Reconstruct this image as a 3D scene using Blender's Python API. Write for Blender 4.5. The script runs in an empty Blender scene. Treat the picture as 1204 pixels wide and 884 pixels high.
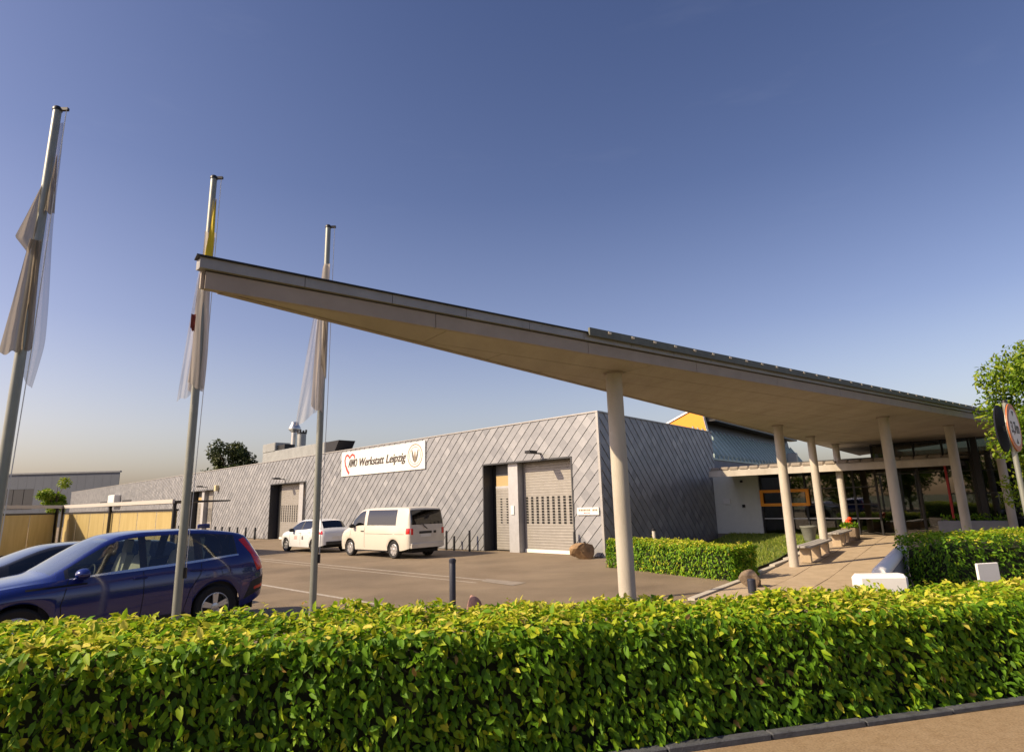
import bpy, bmesh, math, random
import numpy as np
from mathutils import Vector, Matrix

random.seed(7)
rng = np.random.default_rng(11)
scn = bpy.context.scene
COL = scn.collection

# ------------------------------------------------------------------ camera
F_PX, CX, CY, EYE = 698.0, 602.0, 442.0, 2.0
up_c = np.array([515 - CX, CY + 2830, F_PX]); up_c /= np.linalg.norm(up_c)
fw_c = np.array([0, 0, 1.0])
y_c = fw_c - up_c * (fw_c @ up_c); y_c /= np.linalg.norm(y_c)
x_c = np.cross(y_c, up_c)
if x_c[0] < 0: x_c = -x_c
CM = np.array([x_c, y_c, up_c])            # camera (right, up, forward) -> world
cam = bpy.data.cameras.new('camera')
cam.sensor_fit = 'HORIZONTAL'; cam.sensor_width = 36.0; cam.lens = F_PX / 1204 * 36
cam.clip_end = 3000; cam.clip_start = 0.05
cam_o = bpy.data.objects.new('camera', cam); COL.objects.link(cam_o)
mw = Matrix.Identity(4)
for i in range(3):
    mw[i][0] = CM[i, 0]; mw[i][1] = CM[i, 1]; mw[i][2] = -CM[i, 2]
mw[2][3] = EYE
cam_o.matrix_world = mw
scn.camera = cam_o

# ------------------------------------------------------------------ sky, sun, exposure
SUN_AZ, SUN_EL = math.radians(-109), math.radians(37)
world = bpy.data.worlds.new('World'); scn.world = world; world.use_nodes = True
nt = world.node_tree; nt.nodes.clear()
sky = nt.nodes.new('ShaderNodeTexSky'); sky.sky_type = 'NISHITA'; sky.sun_disc = False
sky.sun_elevation = SUN_EL; sky.sun_rotation = SUN_AZ % (2 * math.pi)
sky.air_density = 1.0; sky.dust_density = 3.5; sky.ozone_density = 3.0
hs = nt.nodes.new('ShaderNodeHueSaturation'); hs.inputs['Saturation'].default_value = 0.92
bg = nt.nodes.new('ShaderNodeBackground'); bg.inputs[1].default_value = 0.09
wo = nt.nodes.new('ShaderNodeOutputWorld')
tint = nt.nodes.new('ShaderNodeMix'); tint.data_type = 'RGBA'; tint.blend_type = 'MULTIPLY'; tint.inputs[0].default_value = 1.0
tcw = nt.nodes.new('ShaderNodeTexCoord'); sxyz = nt.nodes.new('ShaderNodeSeparateXYZ'); nt.links.new(tcw.outputs['Generated'], sxyz.inputs[0])
hz = nt.nodes.new('ShaderNodeValToRGB'); he = hz.color_ramp.elements                     # dusty air: warm near the horizon, deeper blue overhead
he[0].position = 0.0; he[0].color = (1.62, 1.32, 1.14, 1); he[1].position = 0.75; he[1].color = (0.46, 0.50, 0.69, 1)
e_ = he.new(0.12); e_.color = (1.48, 1.22, 1.12, 1); e_ = he.new(0.27); e_.color = (1.04, 0.92, 1.00, 1); e_ = he.new(0.48); e_.color = (0.67, 0.66, 0.82, 1)
nt.links.new(sxyz.outputs['Z'], hz.inputs[0]); nt.links.new(hz.outputs[0], tint.inputs[7])
mpc = nt.nodes.new('ShaderNodeMapping'); mpc.inputs['Scale'].default_value = (2.2, 5.0, 14.0); mpc.inputs['Rotation'].default_value = (0.3, 0.5, 0.4)
nc = nt.nodes.new('ShaderNodeTexNoise'); nc.inputs['Scale'].default_value = 1.6; nc.inputs['Detail'].default_value = 8; nc.inputs['Roughness'].default_value = 0.62
nt.links.new(tcw.outputs['Generated'], mpc.inputs[0]); nt.links.new(mpc.outputs[0], nc.inputs['Vector'])
rc_ = nt.nodes.new('ShaderNodeMapRange'); rc_.inputs[1].default_value = 0.60; rc_.inputs[2].default_value = 0.85; rc_.inputs[3].default_value = 0.0; rc_.inputs[4].default_value = 0.02
nt.links.new(nc.outputs['Fac'], rc_.inputs[0])
veil = nt.nodes.new('ShaderNodeMix'); veil.data_type = 'RGBA'; veil.inputs[7].default_value = (6.0, 6.0, 6.6, 1)       # faint high cirrus
nt.links.new(rc_.outputs[0], veil.inputs[0])
nt.links.new(sky.outputs[0], hs.inputs['Color']); nt.links.new(hs.outputs[0], tint.inputs[6]); nt.links.new(tint.outputs[2], veil.inputs[6]); nt.links.new(veil.outputs[2], bg.inputs[0]); nt.links.new(bg.outputs[0], wo.inputs[0])
sun = bpy.data.lights.new('sun', 'SUN'); sun.energy = 4.2; sun.angle = math.radians(0.6); sun.color = (1.0, 0.80, 0.54)
sun_o = bpy.data.objects.new('sun', sun); COL.objects.link(sun_o)
S = Vector((math.sin(SUN_AZ) * math.cos(SUN_EL), math.cos(SUN_AZ) * math.cos(SUN_EL), math.sin(SUN_EL)))
sun_o.rotation_euler = S.to_track_quat('Z', 'Y').to_euler(); sun_o.location = S * 60
vs = scn.view_settings; vs.view_transform = 'Standard'; vs.look = 'None'; vs.exposure = 0.84; vs.gamma = 1.0; vs.use_curve_mapping = False
scn.render.engine = 'CYCLES'

# ------------------------------------------------------------------ pixel geometry
def ray(x, y): return CM @ np.array([x - CX, CY - y, F_PX])
def on_z(x, y, z=0.0):
    d = ray(x, y); t = (z - EYE) / d[2]; return np.array([0, 0, EYE]) + d * t
def at_depth(x, y, Y):
    d = ray(x, y); return np.array([0, 0, EYE]) + d * (Y / d[1])
def on_plane(x, y, p, dr):
    d = ray(x, y); n = np.array([-dr[1], dr[0]]); return np.array([0, 0, EYE]) + d * ((n @ np.array(p[:2])) / (n @ d[:2]))

# ------------------------------------------------------------------ materials
MATS = {}
def mat(name, col, rough=0.6, metal=0.0, var=0.0, scale=6.0, bump=0.0, bscale=40.0, coat=0.0, spec=0.5, col2=None, detail=6.0, mscale=None, speckle=0.0):
    if name in MATS: return MATS[name]
    m = bpy.data.materials.new(name); m.use_nodes = True; MATS[name] = m
    t = m.node_tree; b = t.nodes['Principled BSDF']
    b.inputs['Base Color'].default_value = (*col, 1); b.inputs['Roughness'].default_value = rough
    b.inputs['Metallic'].default_value = metal; b.inputs['Coat Weight'].default_value = coat
    b.inputs['Coat Roughness'].default_value = 0.04
    b.inputs['Specular IOR Level'].default_value = spec
    tc = t.nodes.new('ShaderNodeTexCoord')
    if var > 0 or col2:
        no = t.nodes.new('ShaderNodeTexNoise'); no.inputs['Scale'].default_value = scale; no.inputs['Detail'].default_value = detail
        no.inputs['Roughness'].default_value = 0.65
        if mscale:
            mp = t.nodes.new('ShaderNodeMapping'); mp.inputs['Scale'].default_value = mscale
            t.links.new(tc.outputs['Object'], mp.inputs[0]); t.links.new(mp.outputs[0], no.inputs['Vector'])
        else:
            t.links.new(tc.outputs['Object'], no.inputs['Vector'])
        rp = t.nodes.new('ShaderNodeValToRGB'); rp.color_ramp.elements[0].position = 0.3; rp.color_ramp.elements[1].position = 0.7
        c2 = col2 if col2 else tuple(c * (1 + var) for c in col)
        c1 = col if col2 else tuple(c * (1 - var) for c in col)
        rp.color_ramp.elements[0].color = (*c1, 1); rp.color_ramp.elements[1].color = (*[min(c, 1) for c in c2], 1)
        t.links.new(no.outputs['Fac'], rp.inputs[0]); t.links.new(rp.outputs[0], b.inputs['Base Color'])
    if speckle > 0:
        base = b.inputs['Base Color'].links[0].from_socket
        n1 = t.nodes.new('ShaderNodeTexNoise'); n1.inputs['Scale'].default_value = 55; n1.inputs['Detail'].default_value = 3
        n2 = t.nodes.new('ShaderNodeTexNoise'); n2.inputs['Scale'].default_value = 0.16; n2.inputs['Detail'].default_value = 9; n2.inputs['Distortion'].default_value = 1.2
        r1 = t.nodes.new('ShaderNodeMapRange'); r1.inputs[1].default_value = .3; r1.inputs[2].default_value = .7; r1.inputs[3].default_value = 1 - speckle; r1.inputs[4].default_value = 1 + speckle
        r2 = t.nodes.new('ShaderNodeMapRange'); r2.inputs[1].default_value = .48; r2.inputs[2].default_value = .62; r2.inputs[3].default_value = 1.0; r2.inputs[4].default_value = .80
        mu = t.nodes.new('ShaderNodeMath'); mu.operation = 'MULTIPLY'
        for q in (n1, n2): t.links.new(tc.outputs['Object'], q.inputs['Vector'])
        t.links.new(n1.outputs['Fac'], r1.inputs[0]); t.links.new(n2.outputs['Fac'], r2.inputs[0]); t.links.new(r1.outputs[0], mu.inputs[0]); t.links.new(r2.outputs[0], mu.inputs[1])
        mm = t.nodes.new('ShaderNodeMix'); mm.data_type = 'RGBA'; mm.blend_type = 'MULTIPLY'; mm.inputs[0].default_value = 1
        t.links.new(base, mm.inputs[6]); t.links.new(mu.outputs[0], mm.inputs[7]); t.links.new(mm.outputs[2], b.inputs['Base Color'])
    if bump > 0:
        nb = t.nodes.new('ShaderNodeTexNoise'); nb.inputs['Scale'].default_value = bscale; nb.inputs['Detail'].default_value = 4
        t.links.new(tc.outputs['Object'], nb.inputs['Vector'])
        bp = t.nodes.new('ShaderNodeBump'); bp.inputs['Strength'].default_value = bump; bp.inputs['Distance'].default_value = 0.02
        t.links.new(nb.outputs['Fac'], bp.inputs['Height']); t.links.new(bp.outputs[0], b.inputs['Normal'])
    return m

def mat_glass(name, tint=(0.8, 0.85, 0.85), refl=0.08, dark=0.0):
    m = bpy.data.materials.new(name); m.use_nodes = True; MATS[name] = m
    t = m.node_tree; t.nodes.clear(); o = t.nodes.new('ShaderNodeOutputMaterial')
    tr = t.nodes.new('ShaderNodeBsdfTransparent'); tr.inputs[0].default_value = (*tint, 1)
    gl = t.nodes.new('ShaderNodeBsdfGlossy'); gl.inputs['Roughness'].default_value = 0.02; gl.inputs['Color'].default_value = (1, 1, 1, 1)
    fr = t.nodes.new('ShaderNodeFresnel'); fr.inputs[0].default_value = 1.5
    ad = t.nodes.new('ShaderNodeMath'); ad.operation = 'ADD'; ad.inputs[1].default_value = refl; ad.use_clamp = True
    mx = t.nodes.new('ShaderNodeMixShader')
    t.links.new(fr.outputs[0], ad.inputs[0]); t.links.new(ad.outputs[0], mx.inputs[0])
    t.links.new(tr.outputs[0], mx.inputs[1]); t.links.new(gl.outputs[0], mx.inputs[2]); t.links.new(mx.outputs[0], o.inputs[0])
    return m

def mat_leaf(name, stops, trans=0.35, rough=0.45):
    """leaf colour driven by a per-leaf tone stored on the faces"""
    m = bpy.data.materials.new(name); m.use_nodes = True; MATS[name] = m
    t = m.node_tree; t.nodes.clear(); o = t.nodes.new('ShaderNodeOutputMaterial')
    at = t.nodes.new('ShaderNodeAttribute'); at.attribute_name = 'tone'
    rp = t.nodes.new('ShaderNodeValToRGB')
    els = rp.color_ramp.elements
    els[0].position = stops[0][0]; els[0].color = (*stops[0][1], 1); els[1].position = stops[-1][0]; els[1].color = (*stops[-1][1], 1)
    for p, c in stops[1:-1]:
        e = els.new(p); e.color = (*c, 1)
    pb = t.nodes.new('ShaderNodeBsdfPrincipled'); pb.inputs['Roughness'].default_value = rough; pb.inputs['Specular IOR Level'].default_value = 0.22
    tl = t.nodes.new('ShaderNodeBsdfTranslucent'); mx = t.nodes.new('ShaderNodeMixShader'); mx.inputs[0].default_value = trans
    t.links.new(at.outputs['Fac'], rp.inputs[0]); t.links.new(rp.outputs[0], pb.inputs['Base Color']); t.links.new(rp.outputs[0], tl.inputs[0])
    t.links.new(pb.outputs[0], mx.inputs[1]); t.links.new(tl.outputs[0], mx.inputs[2]); t.links.new(mx.outputs[0], o.inputs[0])
    return m

def mat_tone(name, c0, c1, rough=0.5, metal=0.0, bump=0.0):
    m = bpy.data.materials.new(name); m.use_nodes = True; MATS[name] = m
    t = m.node_tree; b = t.nodes['Principled BSDF']
    at = t.nodes.new('ShaderNodeAttribute'); at.attribute_name = 'tone'
    tc = t.nodes.new('ShaderNodeTexCoord'); no = t.nodes.new('ShaderNodeTexNoise'); no.inputs['Scale'].default_value = 5; no.inputs['Detail'].default_value = 6
    t.links.new(tc.outputs['Object'], no.inputs['Vector'])
    m1 = t.nodes.new('ShaderNodeMath'); m1.operation = 'MULTIPLY_ADD'; m1.inputs[1].default_value = 0.35; m1.inputs[2].default_value = -0.17
    t.links.new(no.outputs['Fac'], m1.inputs[0])
    m2 = t.nodes.new('ShaderNodeMath'); m2.operation = 'ADD'
    t.links.new(m1.outputs[0], m2.inputs[0]); t.links.new(at.outputs['Fac'], m2.inputs[1])
    rp = t.nodes.new('ShaderNodeValToRGB'); rp.color_ramp.elements[0].color = (*c0, 1); rp.color_ramp.elements[1].color = (*c1, 1)
    t.links.new(m2.outputs[0], rp.inputs[0]); t.links.new(rp.outputs[0], b.inputs['Base Color'])
    b.inputs['Roughness'].default_value = rough; b.inputs['Metallic'].default_value = metal
    return m

M_ASPH = mat('asphalt', (0.165, 0.122, 0.078), 0.9, scale=0.45, bump=0.6, bscale=140, col2=(0.25, 0.192, 0.127), detail=12, speckle=.22)
M_GROUND = mat('open_ground', (0.05, 0.075, 0.02), 0.95, var=0.3, scale=0.2)
M_SIDEWALK = mat('tan_asphalt', (0.265, 0.180, 0.095), 0.9, scale=9, bump=0.8, bscale=160, col2=(0.35, 0.255, 0.15), detail=12, speckle=.25)
M_KERB = mat('dark_kerb_stone', (0.06, 0.065, 0.075), 0.8, var=0.35, scale=9, bump=0.4, bscale=60)
M_SOIL = mat('soil', (0.045, 0.035, 0.022), 0.95, var=0.4, scale=12, bump=0.6, bscale=30)
M_SLAB = mat('paving_slab', (0.33, 0.255, 0.17), 0.85, scale=2.5, bump=0.3, bscale=90, col2=(0.44, 0.345, 0.235), detail=10)
M_LINE = mat('road_paint', (0.52, 0.48, 0.42), 0.8, scale=14, col2=(0.22, 0.18, 0.14), detail=8)
M_PATCH = mat('concrete_patch', (0.24, 0.205, 0.165), 0.9, var=0.15, scale=5)
M_CONC = mat('pale_concrete', (0.37, 0.335, 0.28), 0.75, scale=2.2, bump=0.2, bscale=50, col2=(0.50, 0.46, 0.395), detail=10, mscale=(1, 1, .35))
M_FASCIA_U = mat('fascia_upper', (0.27, 0.265, 0.26), 0.5, var=0.12, scale=3, metal=0.2)
M_FASCIA_L = mat('fascia_lower', (0.30, 0.255, 0.215), 0.65, var=0.1, scale=2.5)
M_SOFFIT = mat('soffit_board', (0.29, 0.255, 0.205), 0.75, scale=1.6, col2=(0.39, 0.35, 0.29), detail=9, mscale=(1.4, .35, 1))
M_DARK = mat('dark_metal', (0.018, 0.018, 0.02), 0.45, metal=0.3)
M_BLACK = mat('black_void', (0.006, 0.006, 0.007), 0.9)
M_ROOFGREEN = mat('roof_strip', (0.10, 0.11, 0.095), 0.6, var=0.2, scale=8)
M_CLIP = mat('pale_clip', (0.75, 0.66, 0.5), 0.6)
M_SHINGLE = mat_tone('zinc_shingle', (0.15, 0.157, 0.174), (0.36, 0.363, 0.376), 0.48, 0.25)
M_SUBST = mat('wall_substrate', (0.07, 0.068, 0.066), 0.9)
M_ZINC = mat('zinc_flashing', (0.36, 0.35, 0.34), 0.5, metal=0.4, var=0.12, scale=4)
M_SHUTTER = mat('shutter_metal', (0.27, 0.255, 0.235), 0.5, metal=0.25, var=0.08, scale=4)
M_PILLAR = mat('door_pillar', (0.42, 0.42, 0.43), 0.5, metal=0.3, var=0.08)
M_FRAME = mat('dark_door_frame', (0.04, 0.042, 0.048), 0.5)
M_WHITE = mat('white_board', (0.66, 0.655, 0.63), 0.5, var=0.03)
M_THRESH = mat('pale_threshold', (0.75, 0.72, 0.66), 0.6)
M_RED = mat('red_print', (0.62, 0.03, 0.025), 0.5)
M_INK = mat('dark_print', (0.045, 0.035, 0.03), 0.6)
M_BROWNINK = mat('brown_print', (0.24, 0.18, 0.12), 0.6)
M_GREYINK = mat('grey_print', (0.12, 0.11, 0.10), 0.6)
M_POLE = mat('pole_aluminium', (0.25, 0.26, 0.23), 0.42, metal=0.35, var=0.1, scale=3)
M_ORANGE = mat('orange_paint', (0.82, 0.30, 0.01), 0.55, var=0.05)
M_TEAL = mat('teal_metal', (0.34, 0.43, 0.405), 0.45, metal=0.3, var=0.1)
M_RENDER = mat('pale_render', (0.60, 0.61, 0.56), 0.85, var=0.04, bump=0.1, bscale=120)
M_SHEET = mat('amber_sheet', (0.56, 0.43, 0.17), 0.55, scale=1.3, col2=(0.68, 0.55, 0.25), mscale=(3, 3, 0.4))
M_SHED = mat('blue_grey_cladding', (0.085, 0.10, 0.13), 0.6, var=0.08, scale=0.4)
M_BARK = mat('bark', (0.085, 0.062, 0.04), 0.9, var=0.3, scale=14, bump=0.7, bscale=25)
M_ROCK = mat('brown_rock', (0.26, 0.165, 0.085), 0.85, var=0.3, scale=5, bump=0.8, bscale=8)
M_ROCKRED = mat('red_rock', (0.36, 0.20, 0.155), 0.85, var=0.2, scale=8, bump=0.6, bscale=12)
M_STONE = mat('brown_cobble', (0.17, 0.125, 0.085), 0.85, var=0.25, scale=12, bump=0.5, bscale=30)
M_DUCT = mat('duct_metal', (0.30, 0.31, 0.30), 0.45, metal=0.4, var=0.15, scale=2)
M_STEEL = mat('flue_steel', (0.5, 0.5, 0.48), 0.28, metal=0.85)
M_PARAPET = mat('parapet_grey', (0.22, 0.23, 0.25), 0.8, var=0.12, scale=3)
M_WPAINT = mat('white_paint', (0.82, 0.80, 0.77), 0.45, var=0.03)
M_WOOD = mat('bench_grey', (0.30, 0.285, 0.265), 0.7, var=0.15, scale=5)
M_POT = mat('grey_pot', (0.16, 0.165, 0.14), 0.8, var=0.12)
M_GRASS = mat_leaf('grass_blade', [(0, (0.08, 0.14, 0.015)), (0.6, (0.20, 0.27, 0.03)), (1, (0.38, 0.38, 0.08))], 0.3)
M_LAWN = mat('lawn_soil', (0.05, 0.08, 0.018), 0.95, scale=3, col2=(0.11, 0.14, 0.035))
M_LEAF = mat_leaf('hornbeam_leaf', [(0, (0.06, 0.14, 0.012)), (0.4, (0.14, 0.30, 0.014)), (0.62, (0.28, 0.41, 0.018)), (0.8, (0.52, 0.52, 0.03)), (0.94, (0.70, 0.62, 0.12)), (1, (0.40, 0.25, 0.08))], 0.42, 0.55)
M_LEAF_DK = mat_leaf('dark_tree_leaf', [(0, (0.02, 0.035, 0.010)), (1, (0.07, 0.085, 0.02))], 0.2)
M_LEAF_YG = mat_leaf('bright_tree_leaf', [(0, (0.05, 0.12, 0.010)), (0.5, (0.16, 0.26, 0.016)), (1, (0.36, 0.40, 0.04))], 0.42)
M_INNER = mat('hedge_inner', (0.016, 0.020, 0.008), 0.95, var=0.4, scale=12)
M_TYRE = mat('tyre_rubber', (0.016, 0.016, 0.017), 0.85)
M_RIM = mat('alloy_rim', (0.62, 0.62, 0.63), 0.3, metal=0.75)
M_CHROME = mat('chrome_trim', (0.75, 0.76, 0.78), 0.15, metal=0.9)
M_TAIL = mat('tail_light_red', (0.62, 0.012, 0.012), 0.18, coat=0.6)
M_TAILW = mat('clear_lamp', (0.7, 0.7, 0.7), 0.15, coat=0.6)
M_BLUE = mat('blue_paint', (0.004, 0.012, 0.125), 0.2, metal=0.1, coat=1.0)
M_BLACKCAR = mat('black_paint', (0.012, 0.012, 0.013), 0.25, coat=1.0)
M_WHITECAR = mat('white_car_paint', (0.66, 0.67, 0.68), 0.3, coat=0.8)
M_CREAM = mat('cream_car_paint', (0.56, 0.525, 0.455), 0.32, coat=0.7)
M_PLASTIC = mat('black_plastic', (0.02, 0.02, 0.021), 0.6)
M_SEAT_B = mat('beige_seat', (0.55, 0.53, 0.42), 0.8)
M_SEAT_D = mat('dark_seat', (0.035, 0.035, 0.04), 0.8)
M_YELLOW = mat('yellow_cloth', (0.62, 0.46, 0.02), 0.8)
M_BLUEPOST = mat('blue_black_post', (0.018, 0.022, 0.04), 0.5)
M_SIGNBACK = mat('sign_back', (0.010, 0.011, 0.022), 0.7, spec=0.15)
M_SIGNRED = mat('sign_ring', (0.45, 0.14, 0.045), 0.5, var=0.1, scale=8)
M_INTERIOR = mat('lobby_interior', (0.05, 0.05, 0.048), 0.8, var=0.2, scale=1.5)
M_LOBBYFLOOR = mat('lobby_floor', (0.16, 0.14, 0.115), 0.4)
G_CAR = mat_glass('car_glass', (0.62, 0.68, 0.66), 0.06)
G_DARK = mat_glass('dark_car_glass', (0.06, 0.06, 0.07), 0.05)
G_WIND = mat_glass('windscreen_glass', (0.55, 0.62, 0.62), 0.22)
G_LOBBY = mat_glass('lobby_glass', (0.26, 0.30, 0.29), 0.05)
def mat_cloth(name, col, sheer):
    m = bpy.data.materials.new(name); m.use_nodes = True; t = m.node_tree; t.nodes.clear(); o = t.nodes.new('ShaderNodeOutputMaterial')
    d = t.nodes.new('ShaderNodeBsdfDiffuse'); d.inputs[0].default_value = (*col, 1)
    l = t.nodes.new('ShaderNodeBsdfTranslucent'); l.inputs[0].default_value = (*col, 1)
    a = t.nodes.new('ShaderNodeMixShader'); a.inputs[0].default_value = 0.4
    tp = t.nodes.new('ShaderNodeBsdfTransparent'); b = t.nodes.new('ShaderNodeMixShader'); b.inputs[0].default_value = sheer
    t.links.new(d.outputs[0], a.inputs[1]); t.links.new(l.outputs[0], a.inputs[2]); t.links.new(a.outputs[0], b.inputs[1]); t.links.new(tp.outputs[0], b.inputs[2])
    t.links.new(b.outputs[0], o.inputs[0]); return m
M_FLAGW = mat_cloth('white_flag_cloth', (0.62, 0.56, 0.50), 0.12)
M_FLAGG = mat_cloth('taupe_flag_cloth', (0.30, 0.26, 0.21), 0.1)
M_SHEER = mat_cloth('sheer_flag_cloth', (0.20, 0.185, 0.21), 0.5)
M_SHEERW = mat_cloth('sheer_white_cloth', (0.58, 0.55, 0.54), 0.5)

# ------------------------------------------------------------------ object helpers
def tag(o, label=None, cat=None, group=None, kind=None):
    if label: o['label'] = label
    if cat: o['category'] = cat
    if group: o['group'] = group
    if kind: o['kind'] = kind
    return o
def thing(name, loc, rotz, label, cat, group=None):
    o = bpy.data.objects.new(name, None); COL.objects.link(o)
    o.location = loc; o.rotation_euler = (0, 0, rotz); o.empty_display_size = 0.2
    return tag(o, label, cat, group)
def link_mesh(name, me, parent=None, matl=None):
    o = bpy.data.objects.new(name, me); COL.objects.link(o)
    if matl is not None and not me.materials: me.materials.append(matl)
    if parent is not None: o.parent = parent
    return o
class MB:
    def __init__(s): s.v = []; s.f = []
    def add(s, vs, fs):
        b = len(s.v); s.v += [tuple(map(float, p)) for p in vs]; s.f += [tuple(i + b for i in f) for f in fs]; return s
    def box(s, x0, x1, y0, y1, z0, z1, fr=None):
        P = [(x0, y0, z0), (x1, y0, z0), (x1, y1, z0), (x0, y1, z0), (x0, y0, z1), (x1, y0, z1), (x1, y1, z1), (x0, y1, z1)]
        if fr: P = [fr(p) for p in P]
        return s.add(P, [(0, 3, 2, 1), (4, 5, 6, 7), (0, 1, 5, 4), (1, 2, 6, 5), (2, 3, 7, 6), (3, 0, 4, 7)])
    def bevbox(s, x0, x1, y0, y1, z0, z1, b, fr=None):
        """box with chamfered vertical edges and top"""
        pts = lambda k: [(x0 + k, y0), (x1 - k, y0), (x1, y0 + k), (x1, y1 - k), (x1 - k, y1), (x0 + k, y1), (x0, y1 - k), (x0, y0 + k)]
        inn = [(x0 + b, y0 + b), (x1 - b, y0 + b), (x1 - b, y0 + b), (x1 - b, y1 - b), (x1 - b, y1 - b), (x0 + b, y1 - b), (x0 + b, y1 - b), (x0 + b, y0 + b)]
        o = pts(b)
        P = [(x, y, z0) for x, y in o] + [(x, y, z1 - b) for x, y in o] + [(x, y, z1) for x, y in inn]
        if fr: P = [fr(p) for p in P]
        F = [tuple(range(7, -1, -1))]
        for i in range(8):
            j = (i + 1) % 8
            F += [(i, j, 8 + j, 8 + i), (8 + i, 8 + j, 16 + j, 16 + i)]
        F += [tuple(range(16, 24))]
        return s.add(P, F)
    def prism(s, poly, z0, z1, fr=None):
        n = len(poly); P = [(x, y, z0) for x, y in poly] + [(x, y, z1) for x, y in poly]
        if fr: P = [fr(p) for p in P]
        return s.add(P, [tuple(range(n - 1, -1, -1)), tuple(range(n, 2 * n))] + [(i, (i + 1) % n, n + (i + 1) % n, n + i) for i in range(n)])
    def tube(s, path, rad, n=10, caps=True):
        path = [Vector(p) for p in path]; rad = rad if isinstance(rad, (list, tuple)) else [rad] * len(path); rings = []
        ref = None
        for i, p in enumerate(path):
            d = (path[min(i + 1, len(path) - 1)] - path[max(i - 1, 0)]).normalized()
            if ref is None:
                ref = Vector((1, 0, 0)) if abs(d.x) < 0.8 else Vector((0, 1, 0))
            a = (ref - d * ref.dot(d)).normalized(); b = d.cross(a); ref = a
            rings.append([p + (a * math.cos(2 * math.pi * k / n) + b * math.sin(2 * math.pi * k / n)) * rad[i] for k in range(n)])
        P = [q for r in rings for q in r]; F = []
        for i in range(len(path) - 1):
            for k in range(n):
                F.append((i * n + k, i * n + (k + 1) % n, (i + 1) * n + (k + 1) % n, (i + 1) * n + k))
        if caps:
            F.append(tuple(range(n - 1, -1, -1))); F.append(tuple((len(path) - 1) * n + k for k in range(n)))
        return s.add(P, F)
    def lathe(s, prof, c=(0, 0, 0), n=24, axis='z', close=False):
        P = []; F = []
        for r, h in prof:
            for k in range(n):
                a = 2 * math.pi * k / n; x, y = r * math.cos(a), r * math.sin(a)
                P.append((c[0] + x, c[1] + y, c[2] + h) if axis == 'z' else (c[0] + x, c[1] + h, c[2] + y))
        m = len(prof)
        for i in range(m - 1 + (1 if close else 0)):
            j = (i + 1) % m
            for k in range(n):
                q = (i * n + k, i * n + (k + 1) % n, j * n + (k + 1) % n, j * n + k)
                F.append(q if axis == 'z' else q[::-1])
        if not close:
            b = tuple(range(n - 1, -1, -1)); t = tuple((m - 1) * n + k for k in range(n))
            F += [b, t] if axis == 'z' else [b[::-1], t[::-1]]
        return s.add(P, F)
    def mesh(s, name, matl=None, smooth=False, inv=None):
        vs = s.v if inv is None else [tuple(inv @ Vector(p)) for p in s.v]
        me = bpy.data.meshes.new(name); me.from_pydata(vs, [], s.f); me.update()
        if matl: me.materials.append(matl)
        if smooth:
            me.polygons.foreach_set('use_smooth', [True] * len(me.polygons))
            try: me.set_sharp_from_angle(angle=math.radians(38))
            except Exception: pass
        return me
    def build(s, name, matl, parent=None, smooth=False, local=False):
        inv = None
        if parent is not None and not local:
            inv = chain(parent).inverted()
        return link_mesh(name, s.mesh(name, matl, smooth, inv), parent)
def chain(o):
    m = Matrix.LocRotScale(Vector(o.location), o.rotation_euler.to_quaternion(), Vector(o.scale))
    return chain(o.parent) @ m if o.parent else m
def frame(origin, d):
    """x along d, y to its left, z up (world coordinates)"""
    ox, oy = origin[0], origin[1]; oz = origin[2] if len(origin) > 2 else 0.0
    return lambda p: (ox + p[0] * d[0] - p[1] * d[1], oy + p[0] * d[1] + p[1] * d[0], oz + p[2])
def copy_tree(o, parent=None, label=None):
    c = o.copy(); COL.objects.link(c); c.parent = parent
    if label: c['label'] = label
    for ch in o.children: copy_tree(ch, c)
    return c
def clip(poly, a, b, c):
    """keep a*x+b*y<=c"""
    out = []
    for i in range(len(poly)):
        p, q = poly[i], poly[(i + 1) % len(poly)]; dp, dq = a * p[0] + b * p[1] - c, a * q[0] + b * q[1] - c
        if dp <= 0: out.append(p)
        if dp * dq < 0:
            t = dp / (dp - dq); out.append((p[0] + (q[0] - p[0]) * t, p[1] + (q[1] - p[1]) * t))
    return out
def text_mesh(body, size, shear=0.0, offset=0.0, name='lettering', space=1.0):
    cu = bpy.data.curves.new(name, 'FONT'); cu.body = body; cu.size = size; cu.shear = shear; cu.offset = offset; cu.extrude = 0.004; cu.space_character = space
    cu.resolution_u = 3
    o = bpy.data.objects.new(name, cu); COL.objects.link(o)
    dg = bpy.context.evaluated_depsgraph_get(); dg.update()
    me = bpy.data.meshes.new_from_object(o.evaluated_get(dg)); bpy.data.objects.remove(o)
    me.name = name; return me

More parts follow.
